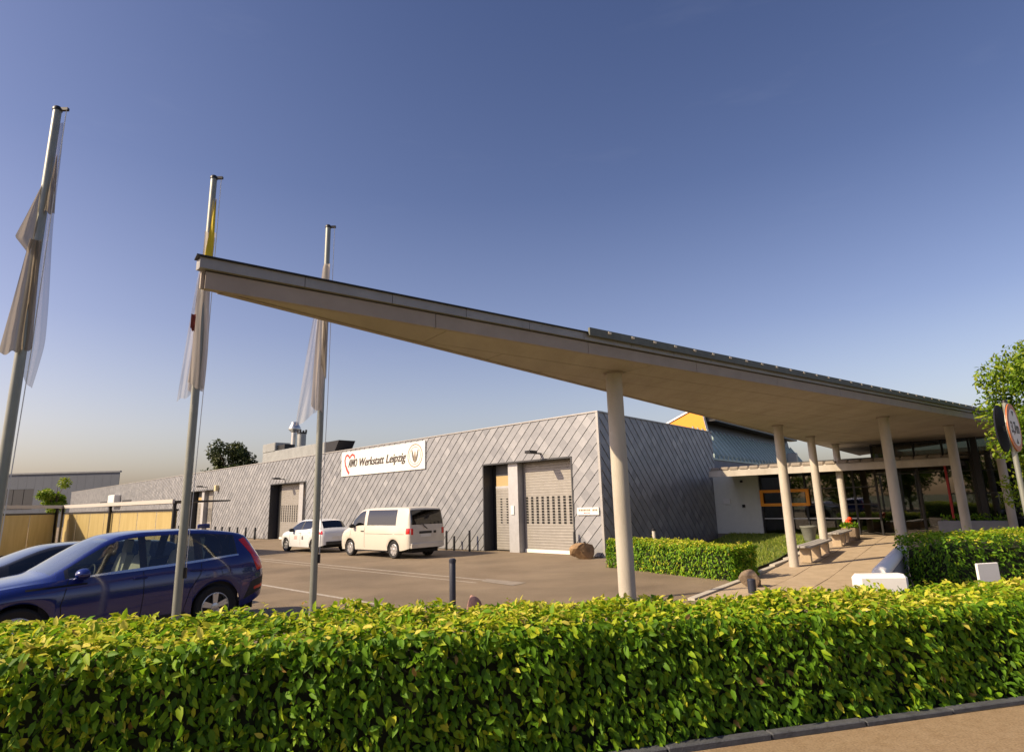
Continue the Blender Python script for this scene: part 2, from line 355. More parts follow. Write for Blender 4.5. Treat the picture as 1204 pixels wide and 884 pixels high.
# ------------------------------------------------------------------ leaves
LEAF = np.array([(0, 0, 0), (0, .48, -.04), (0, 1, -.20), (-.22, .28, .06), (-.20, .64, .01), (.22, .28, .06), (.20, .64, .01)])
LTRI = np.array([(0, 1, 3), (1, 4, 3), (1, 2, 4), (0, 5, 1), (1, 5, 6), (1, 6, 2)])
def norm(a): return a / np.maximum(np.linalg.norm(a, axis=1, keepdims=True), 1e-9)
def leaf_data(pos, T, Nn, size):
    T = norm(T); Nn = norm(Nn - T * np.sum(T * Nn, 1, keepdims=True)); X = np.cross(T, Nn)
    w = size[:, None, None]
    return pos[:, None, :] + w * (LEAF[None, :, 0:1] * X[:, None, :] + LEAF[None, :, 1:2] * T[:, None, :] + LEAF[None, :, 2:3] * Nn[:, None, :])
def tri_mesh(name, V, Fi, tone, matl):
    me = bpy.data.meshes.new(name); n = len(Fi)
    me.vertices.add(len(V)); me.vertices.foreach_set('co', V.astype(np.float32).ravel())
    me.loops.add(n * 3); me.loops.foreach_set('vertex_index', Fi.astype(np.int32).ravel())
    me.polygons.add(n); me.polygons.foreach_set('loop_start', np.arange(0, n * 3, 3, dtype=np.int32))
    me.update(calc_edges=True)
    a = me.attributes.new('tone', 'FLOAT', 'FACE'); a.data.foreach_set('value', tone.astype(np.float32))
    me.polygons.foreach_set('use_smooth', np.ones(n, bool))
    me.materials.append(matl); return me
def leaf_mesh(name, pos, T, Nn, size, tone, matl):
    V = leaf_data(pos, T, Nn, size); N = len(pos)
    Fi = (np.arange(N)[:, None, None] * 7 + LTRI[None]).reshape(-1, 3)
    return tri_mesh(name, V.reshape(-1, 3), Fi, np.repeat(tone, 6), matl)
def wobble(p, k, seed):
    r = np.random.default_rng(seed); out = np.zeros(len(p))
    for i in range(6):
        d = r.normal(size=3); d /= np.linalg.norm(d); out += np.sin(p @ d * k * r.uniform(.6, 2.2) + r.uniform(0, 6.28)) / 6 * 1.6
    return out

def hedge(name, A, B, thick, hA, hB, n, leaf, label, base_z=0.0, parts=0, group=None, seed=1, tone_mu=0.5, part_view=None):
    """clipped hedge; A->B is the front foot line, body lies to its left"""
    A = np.array(A, float); B = np.array(B, float); Lh = np.linalg.norm(B - A); d = (B - A) / Lh; q = np.array([-d[1], d[0]])
    r = np.random.default_rng(seed)
    root = thing(name, (*((A + B) / 2 + q * thick / 2), base_z), 0, label, 'hedge', group)
    org = np.array([*((A + B) / 2 + q * thick / 2), base_z])
    def samp(n):
        areas = np.array([Lh * 1.0, Lh * thick * 1.25, Lh * .5, thick * 1.6, thick * 1.6]); areas[0] *= (hA + hB) / 2
        f = r.choice(5, size=n, p=areas / areas.sum())
        a = r.uniform(0, Lh, n); b = r.uniform(0, thick, n); zz = r.uniform(0.02, 1, n)
        nl = np.zeros((n, 3))
        front, top, back, e0, e1 = [f == k for k in range(5)]
        b[front] = 0; nl[front] = (0, -1, 0.1); zz[top] = 1; nl[top] = (0, 0, 1); b[back] = thick; nl[back] = (0, 1, .2)
        a[e0] = 0; nl[e0] = (-1, 0, .1); a[e1] = Lh; nl[e1] = (1, 0, .1)
        h = hA + (hB - hA) * a / Lh; z = zz * h
        # round the long top edges
        P = np.stack([a, b, z], 1)
        de = np.minimum(b, thick - b); rr = 0.22
        lo = top & (de < rr); P[lo, 2] -= (rr - np.sqrt(np.maximum(rr ** 2 - (rr - de[lo]) ** 2, 0))) * 0.8
        nl[lo, 1] += np.where(b[lo] < thick / 2, -1, 1) * (rr - de[lo]) / rr
        bul = wobble(P, 3.2, seed + 50) * 0.06 + wobble(P, 11, seed + 51) * 0.045
        dep = r.exponential(0.06, n).clip(0, 0.26)
        nn = norm(nl)
        P += nn * (bul - dep)[:, None]
        P[:, 2] = np.maximum(P[:, 2], 0.015)
        return P, nn, dep, top | lo
    def frames(P, nn, dep, top):
        n = len(P); J = r.normal(size=(n, 3))
        Nn = nn + 0.42 * J + np.array([-.12, 0, .22])
        T = np.where(top[:, None], np.array([0, -.25, .25]) + r.normal(size=(n, 3)) * np.array([1, 1, .45]), nn * .55 + np.array([.1, 0, -.75]) + .5 * r.normal(size=(n, 3)))
        tone = (tone_mu + 0.19 * r.normal(size=n) + np.where(top, .20, -.10) - dep * 2.2 + .10 * wobble(P, 2.0, seed + 9)).clip(0, .93)  # light painted into the tone: brighter top, darker sides and gaps
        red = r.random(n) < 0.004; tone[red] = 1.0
        return T, Nn, tone
    R3 = np.array([[d[0], q[0], 0], [d[1], q[1], 0], [0, 0, 1]])
    def world(P): return P @ R3.T + np.array([A[0], A[1], base_z])
    P, nn, dep, top = samp(n); T, Nn, tone = frames(P, nn, dep, top)
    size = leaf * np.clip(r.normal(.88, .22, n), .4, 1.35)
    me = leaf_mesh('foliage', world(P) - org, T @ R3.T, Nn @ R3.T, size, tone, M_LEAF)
    o = link_mesh('foliage', me, root); o['kind'] = 'stuff'
    # shoots standing out of the clipped top
    ns = int(Lh * 3.2); sp = []; sT = []; sN = []
    for k in range(ns):
        a0, b0 = r.uniform(0, Lh), r.uniform(.1, thick - .1); h0 = hA + (hB - hA) * a0 / Lh; hh = r.uniform(.05, .13)
        for j in range(r.integers(3, 6)):
            sp.append((a0 + r.normal() * .02, b0 + r.normal() * .02, h0 + hh * j / 5 + .01)); ang = r.uniform(0, 6.28)
            sT.append((math.cos(ang), math.sin(ang), .7)); sN.append((-math.cos(ang) * .6, -math.sin(ang) * .6, .8))
    sp, sT, sN = map(np.array, (sp, sT, sN))
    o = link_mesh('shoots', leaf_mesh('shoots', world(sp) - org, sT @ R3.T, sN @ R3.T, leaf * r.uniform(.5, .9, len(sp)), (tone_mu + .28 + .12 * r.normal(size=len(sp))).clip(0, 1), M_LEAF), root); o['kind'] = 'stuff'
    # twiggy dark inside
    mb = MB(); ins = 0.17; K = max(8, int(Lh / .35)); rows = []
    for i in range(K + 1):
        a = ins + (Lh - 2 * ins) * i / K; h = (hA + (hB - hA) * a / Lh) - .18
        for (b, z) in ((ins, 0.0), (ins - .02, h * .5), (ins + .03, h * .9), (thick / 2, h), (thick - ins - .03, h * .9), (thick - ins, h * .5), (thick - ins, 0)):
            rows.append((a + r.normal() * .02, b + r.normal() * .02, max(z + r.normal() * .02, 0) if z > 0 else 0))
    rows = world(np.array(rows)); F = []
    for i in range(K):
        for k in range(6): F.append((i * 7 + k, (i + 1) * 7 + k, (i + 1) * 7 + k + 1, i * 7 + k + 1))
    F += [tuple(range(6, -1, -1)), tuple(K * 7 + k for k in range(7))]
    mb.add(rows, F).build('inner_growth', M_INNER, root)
    if parts:
        P, nn, dep, top = samp(parts * 14)
        keep = (P[:, 1] < thick * .45) & (P[:, 2] > .12) & (dep < .03)
        if part_view is not None: keep &= part_view(world(P))
        idx = np.where(keep)[0][:parts]
        P, nn, dep, top = P[idx] + nn[idx] * .03, nn[idx], dep[idx], top[idx]
        T, Nn, tone = frames(P, nn, dep, top)
        Tw = norm(T @ R3.T); Nw = Nn @ R3.T; Nw = norm(Nw - Tw * np.sum(Tw * Nw, 1, keepdims=True)); Xw = np.cross(Tw, Nw); Pw = world(P) - org
        var = [leaf_mesh('leaf', np.zeros((1, 3)), np.array([[0, 1., 0]]), np.array([[0, 0, 1.]]), np.ones(1), np.array([t]), M_LEAF) for t in (.2, .35, .5, .62, .72, .82, .92)]
        tn = np.array((.2, .35, .5, .62, .72, .82, .92))
        for i in range(len(idx)):
            ob = bpy.data.objects.new('leaf', var[int(np.argmin(abs(tn - tone[i])))]); COL.objects.link(ob); ob.parent = root
            m = Matrix(((Xw[i][0], Tw[i][0], Nw[i][0]), (Xw[i][1], Tw[i][1], Nw[i][1]), (Xw[i][2], Tw[i][2], Nw[i][2])))
            ob.location = Pw[i]; ob.rotation_euler = m.to_euler(); ob.scale = [leaf * r.uniform(1.0, 1.35)] * 3
    return root

def tree(name, loc, height, crown_r, crown_z, n, leaf, matl, label, seed=3, trunk_r=0.12, squash=1.0, group=None, nclump=26):
    r = np.random.default_rng(seed); root = thing(name, loc, 0, label, 'tree', group)
    mb = MB(); zc = crown_z
    mb.tube([(0, 0, -.05), (.03, .02, zc * .5), (-.02, .05, zc), (0.02, 0, height * .88)], [trunk_r, trunk_r * .8, trunk_r * .6, trunk_r * .12], 9)
    cl = []
    for k in range(nclump):
        v = r.normal(size=3); v /= np.linalg.norm(v); rad = r.uniform(.45, 1.0)
        c = np.array([v[0] * crown_r * rad, v[1] * crown_r * rad, (height + zc) / 2 + v[2] * (height - zc) / 2 * rad * squash])
        cl.append(c)
        if k % 2 == 0:
            st = np.array([0, 0, zc * .7 + (c[2] - zc * .7) * .35 if c[2] > zc * .7 else zc * .7])
            mb.tube([tuple(st), tuple(st * .5 + c * .5 + r.normal(size=3) * .08), tuple(c)], [trunk_r * .4, trunk_r * .25, trunk_r * .08], 5)
    mb.build('trunk', M_BARK, root, smooth=True, local=True)
    cl = np.array(cl); cs = r.uniform(.22, .42, len(cl)) * crown_r
    k = r.integers(0, len(cl), n); v = norm(r.normal(size=(n, 3))); rad = r.random(n) ** .45
    P = cl[k] + v * (cs[k] * rad)[:, None]; ctr = np.array([0, 0, (height + zc) / 2])
    Nn = v * .6 + norm(P - ctr) * .4 + r.normal(size=(n, 3)) * .5 + np.array([0, 0, .35]); T = r.normal(size=(n, 3)) + np.array([0, 0, -.35]) + v * .4
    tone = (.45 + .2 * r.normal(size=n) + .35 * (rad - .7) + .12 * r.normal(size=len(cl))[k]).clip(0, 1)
    link_mesh('crown', leaf_mesh('crown', P, T, Nn, leaf * r.uniform(.6, 1.25, n), tone, matl), root)
    return root

# ================================================================== SETTING
def sheet(name, poly, z, matl, kind='structure'):
    me = bpy.data.meshes.new(name); me.from_pydata([(x, y, z) for x, y in poly], [], [tuple(range(len(poly)))]); me.update(); me.materials.append(matl)
    o = bpy.data.objects.new(name, me); COL.objects.link(o); o['kind'] = kind; return o
sheet('ground', [(-900, -300), (900, -300), (900, 1500), (-900, 1500)], -0.03, M_GROUND)
HA, HB = np.array([-7.2, 3.30]), np.array([8.6, 7.30])           # near hedge front foot line
hd = (HB - HA) / np.linalg.norm(HB - HA); hq = np.array([-hd[1], hd[0]])
sheet('parking_lot', [tuple(HA - hd * 40 + hq * 1.3), tuple(HB + hd * 40 + hq * 1.3), (70, 70), (-10, 110), (-90, 110), (-110, 20)], 0.0, M_ASPH)
sheet('sidewalk', [tuple(HA - hd * 40 - hq * 0.12), tuple(HA - hd * 40 - hq * 4.5), tuple(HB + hd * 40 - hq * 4.5), tuple(HB + hd * 40 - hq * 0.12)], 0.0, M_SIDEWALK)
sheet('street', [tuple(HA - hd * 40 - hq * 4.5), tuple(HA - hd * 40 - hq * 14), tuple(HB + hd * 40 - hq * 14), tuple(HB + hd * 40 - hq * 4.5)], -0.012, M_ASPH)
sheet('hedge_bed', [tuple(HA - hd * 40 - hq * 0.14), tuple(HB + hd * 40 - hq * 0.14), tuple(HB + hd * 40 + hq * 1.32), tuple(HA - hd * 40 + hq * 1.32)], 0.006, M_SOIL)

# kerb edging of the hedge bed
fk = frame(HA, hd)
ke = thing('kerb_edging', (*HA, 0), 0, 'dark grey stone edging between the leafy street hedge and tan sidewalk', 'kerb')
x = -1.0
while x < 18.0:
    l = 0.96; dz = random.uniform(-.006, .006)
    MB().bevbox(x + .006, x + l - .006, -.135 + random.uniform(-.005, .005), -.04, -0.02, 0.045 + dz, .008, fk).build('kerbstone', M_KERB, ke); x += l

# ---- parking lot markings (flat paint)
def stripe(name, p, q, w, label, m=M_LINE, z=0.004):
    p = np.array(p[:2]); q = np.array(q[:2]); d = (q - p) / np.linalg.norm(q - p); nq = np.array([-d[1], d[0]]) * w / 2
    o = sheet(name, [tuple(p - nq), tuple(q - nq), tuple(q + nq), tuple(p + nq)], z, m); return o
stripe('parking_line', on_z(285, 683.5), on_z(458, 712.5), .12, '')
stripe('channel_line', on_z(290, 655), on_z(572, 682), .09, '')
stripe('channel_line', on_z(284, 656.5), on_z(560, 685), .07, '')
sheet('concrete_patch', [tuple(on_z(*p)[:2]) for p in ((566, 683.5), (603, 688.5), (619, 685), (572, 680.5))], 0.008, M_PATCH)

# ---- paved path up to the entrance
PP, PV = np.array([5.2, 13.2]), np.array([.607, .795]); PV = PV / np.linalg.norm(PV)
fp = frame(PP, PV)
def path_z(x): return 0.016 + min(max((x - 3.0) * .028, 0), .285)
path = tag(bpy.data.objects.new('path', None)); COL.objects.link(path); path['kind'] = 'structure'; path.location = (*PP, 0)
def slab(x0, x1, y0, y1):
    z0, z1 = path_z(x0), path_z(x1); e = .009
    P = [(x0 + e, y0 + e, -.01), (x1 - e, y0 + e, -.01), (x1 - e, y1 - e, -.01), (x0 + e, y1 - e, -.01), (x0 + e, y0 + e, z0), (x1 - e, y0 + e, z1), (x1 - e, y1 - e, z1), (x0 + e, y1 - e, z0)]
    j = random.uniform(-.003, .003); P = [fp((a, b, c + (j if i > 3 else 0))) for i, (a, b, c) in enumerate(P)]
    MB().add(P, [(0, 3, 2, 1), (4, 5, 6, 7), (0, 1, 5, 4), (1, 2, 6, 5), (2, 3, 7, 6), (3, 0, 4, 7)]).build('paving_slab', M_SLAB, path)
xs = [-1.6 + 1.5 * i for i in range(13)]
for i in range(12):
    ys = [-2.3, -1.5, -.7, .1, .9]
    if xs[i] >= 4.3: ys = [-8.7, -7.1, -5.5, -3.9] + ys
    for a, b in zip(ys, ys[1:]): slab(xs[i], xs[i + 1], a, b)
for i in range(12):
    z0 = path_z(xs[i]); MB().box(xs[i] + .004, xs[i + 1] - .004, .905, 1.05, -.01, path_z(xs[i + 1]) + .035, fp).build('edging_stone', M_CONC, path)

# ---- lawn
LQ = [np.array(p) for p in ((4.1, 18.6, .02), (5.75, 16.0, .02), (13.0, 25.9, .30), (10.4, 29.7, .28))]
def lawn_pt(a, b): return (LQ[0] * (1 - a) + LQ[3] * a) * (1 - b) + (LQ[1] * (1 - a) + LQ[2] * a) * b
gv = [lawn_pt(i / 14, j / 6) + np.array([0, 0, 0.02 * math.sin(i * 1.3 + j)]) for i in range(15) for j in range(7)]
lawn = MB().add(gv, [(i * 7 + j, i * 7 + j + 1, (i + 1) * 7 + j + 1, (i + 1) * 7 + j) for i in range(14) for j in range(6)]).build('lawn', M_LAWN)
lawn['kind'] = 'structure'
n = 16000; a, b = rng.random(n), rng.random(n)
P = np.array([lawn_pt(i, j) for i, j in zip(a, b)]); ang = rng.uniform(0, 6.28, n); hgt = rng.uniform(.05, .13, n)
sx = np.stack([np.cos(ang), np.sin(ang), 0 * ang], 1) * .012; ln = rng.normal(size=(n, 3)) * .3 + np.array([0, 0, 1]); tipp = P + norm(ln) * hgt[:, None]
V = np.stack([P - sx, P + sx, tipp], 1).reshape(-1, 3)
g_o = link_mesh('grass', tri_mesh('grass', V, np.arange(3 * n).reshape(-1, 3), rng.random(n), M_GRASS))
tag(g_o, 'short green grass growing beside the paved entrance path', 'grass', kind='stuff')

# ================================================================== WORKSHOP BUILDING (diamond shingles)
C0 = np.array([3.15, 22.05]); FU = np.array([-.7133, .7009]); FU /= np.linalg.norm(FU)
HT = 5.25; FL = 98.0
wk = thing('workshop_building', (*C0, 0), math.atan2(FU[1], FU[0]), 'long low workshop clad in grey diamond metal shingles with roller shutters', 'building')
SEND = np.array([0.86, -10.79])                                # end of the side wall in local coordinates
sl = np.linalg.norm(SEND); SD = SEND / sl; SN = np.array([-SD[1], SD[0]]) # outward of the side wall
if SN[0] > 0: SN = -SN
DOORS = [(1.33, 6.33, 3.68), (22.9, 28.1, 3.68), (38.9, 44.3, 3.70)]
# substrate walls (local coordinates), openings left free
mb = MB(); REC = .45
ue = [0.02]
for (a, b, h) in DOORS: ue += [a, b]
ue += [FL]
for i in range(0, len(ue), 2): mb.box(ue[i], ue[i + 1], -.30, -.005, 0, HT - .02)
for (a, b, h) in DOORS: mb.box(a, b, -.30, -.006, h, HT - .02)
mb.build('wall', M_SUBST, wk, local=True)
fs = lambda p: (p[0] * SD[0] + p[1] * SN[0], p[0] * SD[1] + p[1] * SN[1], p[2])
MB().box(0.02, sl, -.30, -.005, 0, HT - .02, fs).build('wall', M_SUBST, wk, local=True)
MB().prism([(0.3, -.3), (FL, -.3), (FL, -10.6), (1.2, -10.6)], HT - .25, HT - .12).build('roof', M_ZINC, wk, local=True)
MB().box(FL - .3, FL, -10.6, -.3, 0, HT - .02).build('wall', M_SUBST, wk, local=True)
MB().box(1.2, FL, -10.78, -10.6, 0, HT - .02).build('wall', M_SUBST, wk, local=True)
# coping along the roof edge
MB().box(-.05, FL, -.32, .055, HT - .015, HT + .035).build('coping', M_ZINC, wk, local=True)
MB().box(.06, sl, -.32, .055, HT - .012, HT + .032, fs).build('coping', M_ZINC, wk, local=True)
MB().box(-.045, .055, -.05, .045, 0, HT - .016).build('corner_trim', M_ZINC, wk, local=True)
HH = .245                                                     # half diagonal of a shingle
def shingles(width, fr, rects, mirror, view):
    """fr maps (u, depth, z); returns list of (distance, verts, faces, tone)"""
    out = []; r = random.Random(5); step, step2, gap = .020, .005, .009
    ni, nj = int(width / HH) + 2, int(HT / HH) + 2
    for j in range(-1, nj):
        for i in range(-1, ni):
            if (i + j) % 2: continue
            cx_, cz_ = i * HH, j * HH
            sgn = 1 if mirror else -1                          # viewer's right
            # viewer-right, bottom, viewer-left, top ; gap cut on the viewer right-bottom edge
            R, B, Lf, T = (cx_ + sgn * HH, cz_), (cx_, cz_ - HH), (cx_ - sgn * HH, cz_), (cx_, cz_ + HH)
            poly = [R, T, Lf, B]
            nx, nz = sgn * .7071, -.7071
            poly = clip(poly, nx, nz, nx * R[0] + nz * R[1] - gap)
            poly = clip(poly, -nx, nz, (-nx * Lf[0] + nz * Lf[1]) - .003)
            for (a_, b_, c_) in ((1, 0, width), (-1, 0, -.03), (0, 1, HT - .02), (0, -1, -.03)):
                poly = clip(poly, a_, b_, c_)
                if len(poly) < 3: break
            if len(poly) < 3: continue
            polys = [poly]
            for (a, b, h) in rects:
                new = []
                for p in polys:
                    if max(q[0] for q in p) <= a or min(q[0] for q in p) >= b or min(q[1] for q in p) >= h: new.append(p); continue
                    for c in (clip(p, 1, 0, a), clip(p, -1, 0, -b), clip(clip(clip(p, -1, 0, -a), 1, 0, b) or [], 0, -1, -h) if clip(p, -1, 0, -a) else []):
                        if len(c) >= 3: new.append(c)
                polys = new
            if not polys: continue
            A1 = (r.uniform(-.002, .002))
            def dep(p):
                e1 = ((p[0] - cx_) * nx + (p[1] - cz_) * nz) / (HH * .7071)      # -1..1 toward right-bottom
                e2 = (-(p[0] - cx_) * nx + (p[1] - cz_) * nz) / (HH * .7071)     # toward left-bottom
                return .022 + e1 * step / 2 + e2 * step2 / 2 + A1
            V, Fc = [], []
            for p in polys:
                b = len(V); m = len(p)
                V += [fr((q[0], dep(q), q[1])) for q in p] + [fr((q[0], -.003, q[1])) for q in p]
                Fc.append(tuple(b + k for k in range(m))); Fc += [(b + k, b + m + k, b + m + (k + 1) % m, b + (k + 1) % m) for k in range(m)]
            dist = np.linalg.norm(np.array(fr((cx_, 0, cz_))) - view)
            t = .45 + r.gauss(0, .09) + (.22 if r.random() < .12 else 0) - (.12 if r.random() < .1 else 0)
            out.append((dist, V, Fc, min(max(t, 0), 1)))
    return out
iw = chain(wk).inverted(); vloc = np.array(iw @ Vector((0, 0, EYE)))
tiles = shingles(FL, lambda p: p, DOORS, False, vloc) + shingles(sl - .02, fs, [], False, vloc)
tiles.sort(key=lambda t: t[0])
for t in tiles[:300]:
    c = np.mean(np.array(t[1]), 0)
    me = bpy.data.meshes.new('shingle'); me.from_pydata([tuple(np.array(p) - c) for p in t[1]], [], t[2]); me.update(); me.materials.append(M_SHINGLE)
    at = me.attributes.new('tone', 'FLOAT', 'FACE'); at.data.foreach_set('value', [t[3]] * len(t[2]))
    o = link_mesh('shingle', me, wk); o.location = c
mb = MB(); tn = []
for t in tiles[300:]:
    mb.add(t[1], t[2]); tn += [t[3]] * len(t[2])
me = mb.mesh('shingle_cladding', M_SHINGLE); at = me.attributes.new('tone', 'FLOAT', 'FACE'); at.data.foreach_set('value', tn)
o = link_mesh('shingle_cladding', me, wk); o['kind'] = 'stuff'
# doors
def door_bay(a, b, h, pil, shut, nar, handed):
    for s in ((a - .03, a + .03), (b - .03, b + .03)):
        MB().box(s[0], s[1], -REC - .06, .045, 0, h).build('door_frame', M_FRAME, wk, local=True)
    MB().box(a + .032, b - .032, -REC - .06, .043, h - .05, h + .012).build('door_frame', M_FRAME, wk, local=True)
    MB().box(pil[0], pil[1], -REC - .06, -.12, 0.002, h - .052).build('door_pillar', M_PILLAR, wk, local=True)
    # roller shutter, ribbed
    def ribbed(x0, x1, z0, z1, y, pitch):
        P = []; F = []; k = 0; z = z0
        prof = [(0, 0), (.014, .007), (pitch - .014, .007), (pitch, 0)]
        zs = []
        while z < z1 - 1e-6:
            for dz, dy in prof[:-1]:
                if z + dz < z1: zs.append((z + dz, dy))
            z += pitch
        zs.append((z1, 0))
        for zz, dy in zs: P += [(x0, y + dy, zz), (x1, y + dy, zz)]
        for i in range(len(zs) - 1): F.append((2 * i, 2 * i + 1, 2 * i + 3, 2 * i + 2))
        return MB().add(P, F)
    s0, s1 = shut
    sh = ribbed(s0 + .03, s1 - .03, .14, h - .05, -REC, .11).build('roller_shutter', M_SHUTTER, wk, local=True)
    MB().box(s0 + .03, s1 - .03, -REC - .01, -REC + .03, 0.004, .139).build('threshold', M_THRESH, wk, local=True)
    v = MB(); cols = max(3, int((s1 - s0 - .3) / .30))
    for c in range(cols + 1):
        xc = s0 + .2 + (s1 - s0 - .4) * c / cols
        for k in range(10): v.box(xc - .06, xc + .06, -REC + .002, -REC + .017, 1.13 + k * .11 + .014, 1.13 + k * .11 + .098)
    o = v.build('vent_slots', M_BLACK, sh, local=True)
    n0, n1 = nar
    nd = ribbed(n0 + .04, n1 - .04, .05, 2.62, -REC + .01, .11).build('side_door', M_SHUTTER, wk, local=True)
    v = MB()
    for xc in (n0 + (n1 - n0) * .35, n0 + (n1 - n0) * .68):
        for k in range(10): v.box(xc - .05, xc + .05, -REC + .012, -REC + .027, 1.13 + k * .11 + .022, 1.13 + k * .11 + .075)
    v.build('vent_slots', M_BLACK, nd, local=True)
    MB().box(n0 + .04, n1 - .04, -REC - .03, -REC + .02, 2.625, 2.72).build('transom', M_PILLAR, wk, local=True)
    MB().box(n0 + .04, n1 - .04, -REC - .03, -REC - .01, 2.721, 3.16).build('fanlight', mat('amber_blind', (.42, .30, .14), .6), wk, local=True)
    MB().box(n0 + .04, n1 - .04, -REC - .03, -REC - .005, 3.161, h - .052).build('fanlight', M_FRAME, wk, local=True)
    MB().box(a - .2, b + .2, -REC - .4, -REC - .07, 0, h + .3).build('door_backing', M_BLACK, wk, local=True)
door_bay(*DOORS[0], (4.37, 4.93), (1.36, 4.36), (4.94, 6.05), 1)
door_bay(*DOORS[1], (23.55, 24.1), (24.11, 27.4), (22.94, 23.54), -1)
door_bay(*DOORS[2], (41.5, 42.05), (38.94, 41.49), (42.06, 43.9), 1)
MB().box(4.60, 4.78, -.118, -.085, 1.52, 1.88).build('intercom', M_WHITE, wk, local=True)
for uu, zz in ((2.9, 3.9), (26.0, 3.93), (40.6, 3.95)):
    m_ = MB().box(uu - .05, uu + .05, .03, .42, zz - .02, zz + .03); m_.bevbox(uu - .16, uu + .16, .38, .80, zz - .01, zz + .10, .02); m_.build('wall_lamp', M_DARK, wk, local=True)
MB().bevbox(37.8, 38.15, .03, .30, 3.55, 4.0, .02).build('wall_box', mat('cream_box', (.55, .47, .28), .6), wk, local=True)
# far strip windows and white cooler on the wall
for a, b in ((63.8, 67.6), (72.0, 78.5)):
    MB().box(a, b, .03, .075, 2.95, 3.45).build('strip_window', M_FRAME, wk, local=True)
MB().bevbox(68.6, 71.5, .03, .7, 3.0, 4.1, .05).build('cooling_unit', M_WHITE, wk, local=True)
MB().bevbox(5.0 + .0, 5.01, 0, .001, 0, .001, .0001)

# banner on the facade
bn = thing('wall_banner', tuple(chain(wk) @ Vector((14.47, .06, 3.74))), math.atan2(FU[1], FU[0]) + math.pi, 'white company banner with red heart and dark lettering on shingled wall', 'sign')
# local: x to viewer right, -y outward
MB().box(-4.0, 4.0, -.03, .03, 0, 1.38).build('panel', M_WHITE, bn, local=True)
def flat_text(body, h, x0, x1, z, y, matl, parent, shear=0.0, off=0.0):
    me = text_mesh(body, 1.0, shear, off)
    co = np.empty(len(me.vertices) * 3); me.vertices.foreach_get('co', co); co = co.reshape(-1, 3)
    mn, mx = co.min(0), co.max(0); cap = .73
    out = np.stack([x0 + (co[:, 0] - mn[0]) / (mx[0] - mn[0]) * (x1 - x0), y - (co[:, 2] - mn[2]) * .5, z + co[:, 1] / cap * h], 1)
    fs_ = [tuple(p.vertices) for p in me.polygons]; bpy.data.meshes.remove(me); mb = MB()
    for k, dx in enumerate((-.028, 0, .028)): mb.add(out + np.array([dx, -.0007 * k, .012 * (k - 1)]), fs_)      # bold face
    return mb.build('lettering', matl, parent, local=True)
flat_text('AWO', .46, -3.22, -2.30, .49, -.034, M_INK, bn, .25, 0.0)
flat_text('Werkstatt', .46, -2.02, .42, .49, -.034, M_INK, bn, .25, 0.0)
flat_text('Leipzig', .46, .62, 2.42, .49, -.034, M_INK, bn, .25, 0.0)
def ribbon(pts, w, y, matl, parent, name):
    pts = [np.array(p, float) for p in pts]; ws = w if isinstance(w, list) else [w] * len(pts); mb = MB(); P = []
    for i, p in enumerate(pts):
        d = pts[min(i + 1, len(pts) - 1)] - pts[max(i - 1, 0)]; d = d / np.linalg.norm(d); q = np.array([-d[1], d[0]]) * ws[i] / 2
        P += [(p[0] + q[0], y, p[1] + q[1]), (p[0] - q[0], y, p[1] - q[1])]
    mb.add(P, [(2 * i, 2 * i + 1, 2 * i + 3, 2 * i + 2) for i in range(len(pts) - 1)]); return mb.build(name, matl, parent, local=True)
ribbon([(-3.12, .12), (-3.35, .34), (-3.55, .62), (-3.62, .9), (-3.52, 1.13), (-3.36, 1.2), (-3.2, 1.12), (-3.1, 1.0), (-2.98, 1.13), (-2.8, 1.19), (-2.62, 1.12), (-2.54, .96)], [.16, .15, .13, .12, .12, .12, .12, .12, .12, .12, .12, .10], -.036, M_RED, bn, 'heart_mark')
el = [(3.18 + .60 * math.cos(t), .70 + .56 * math.sin(t)) for t in np.linspace(0, 2 * math.pi, 33)]
ribbon(el, .05, -.036, M_BROWNINK, bn, 'crest_ring')
el = [(3.18 + .46 * math.cos(t), .70 + .43 * math.sin(t)) for t in np.linspace(0, 2 * math.pi, 33)]
ribbon(el, .025, -.0362, M_BROWNINK, bn, 'crest_ring')
ribbon([(2.92, .98), (2.99, .72), (3.08, .5), (3.18, .36)], [.06, .13, .14, .05], -.0365, M_GREYINK, bn, 'crest_figure')
ribbon([(3.44, .98), (3.37, .72), (3.28, .5), (3.18, .36)], [.06, .13, .14, .05], -.0366, M_GREYINK, bn, 'crest_figure')
ribbon([(3.18, .92), (3.17, .7), (3.18, .5), (3.18, .34)], [.04, .14, .10, .04], -.0367, M_BROWNINK, bn, 'crest_figure')
# small address plate by the shutter
sp = thing('address_plate', tuple(chain(wk) @ Vector((.62, .055, 1.49))), math.atan2(FU[1], FU[0]) + math.pi, 'small white plate with faded brown lettering beside roller shutter', 'sign')
MB().box(-.5, .5, -.02, .03, 0, .27).build('panel', M_WHITE, sp, local=True)
m_ = MB()
for x0, x1 in ((-.42, -.36), (-.33, -.26), (-.24, -.2), (-.18, -.12), (-.10, -.05), (-.02, .04), (.06, .12), (.22, .29), (.31, .36), (.38, .44)): m_.box(x0, x1, -.024, -.019, .14, .21)
m_.build('faded_print', M_BROWNINK, sp, local=True)
m_ = MB()
for x0, x1 in ((-.18, -.1), (-.07, -.01), (.02, .09)): m_.box(x0, x1, -.024, -.019, .06, .09)
m_.build('faded_print', M_RED, sp, local=True)

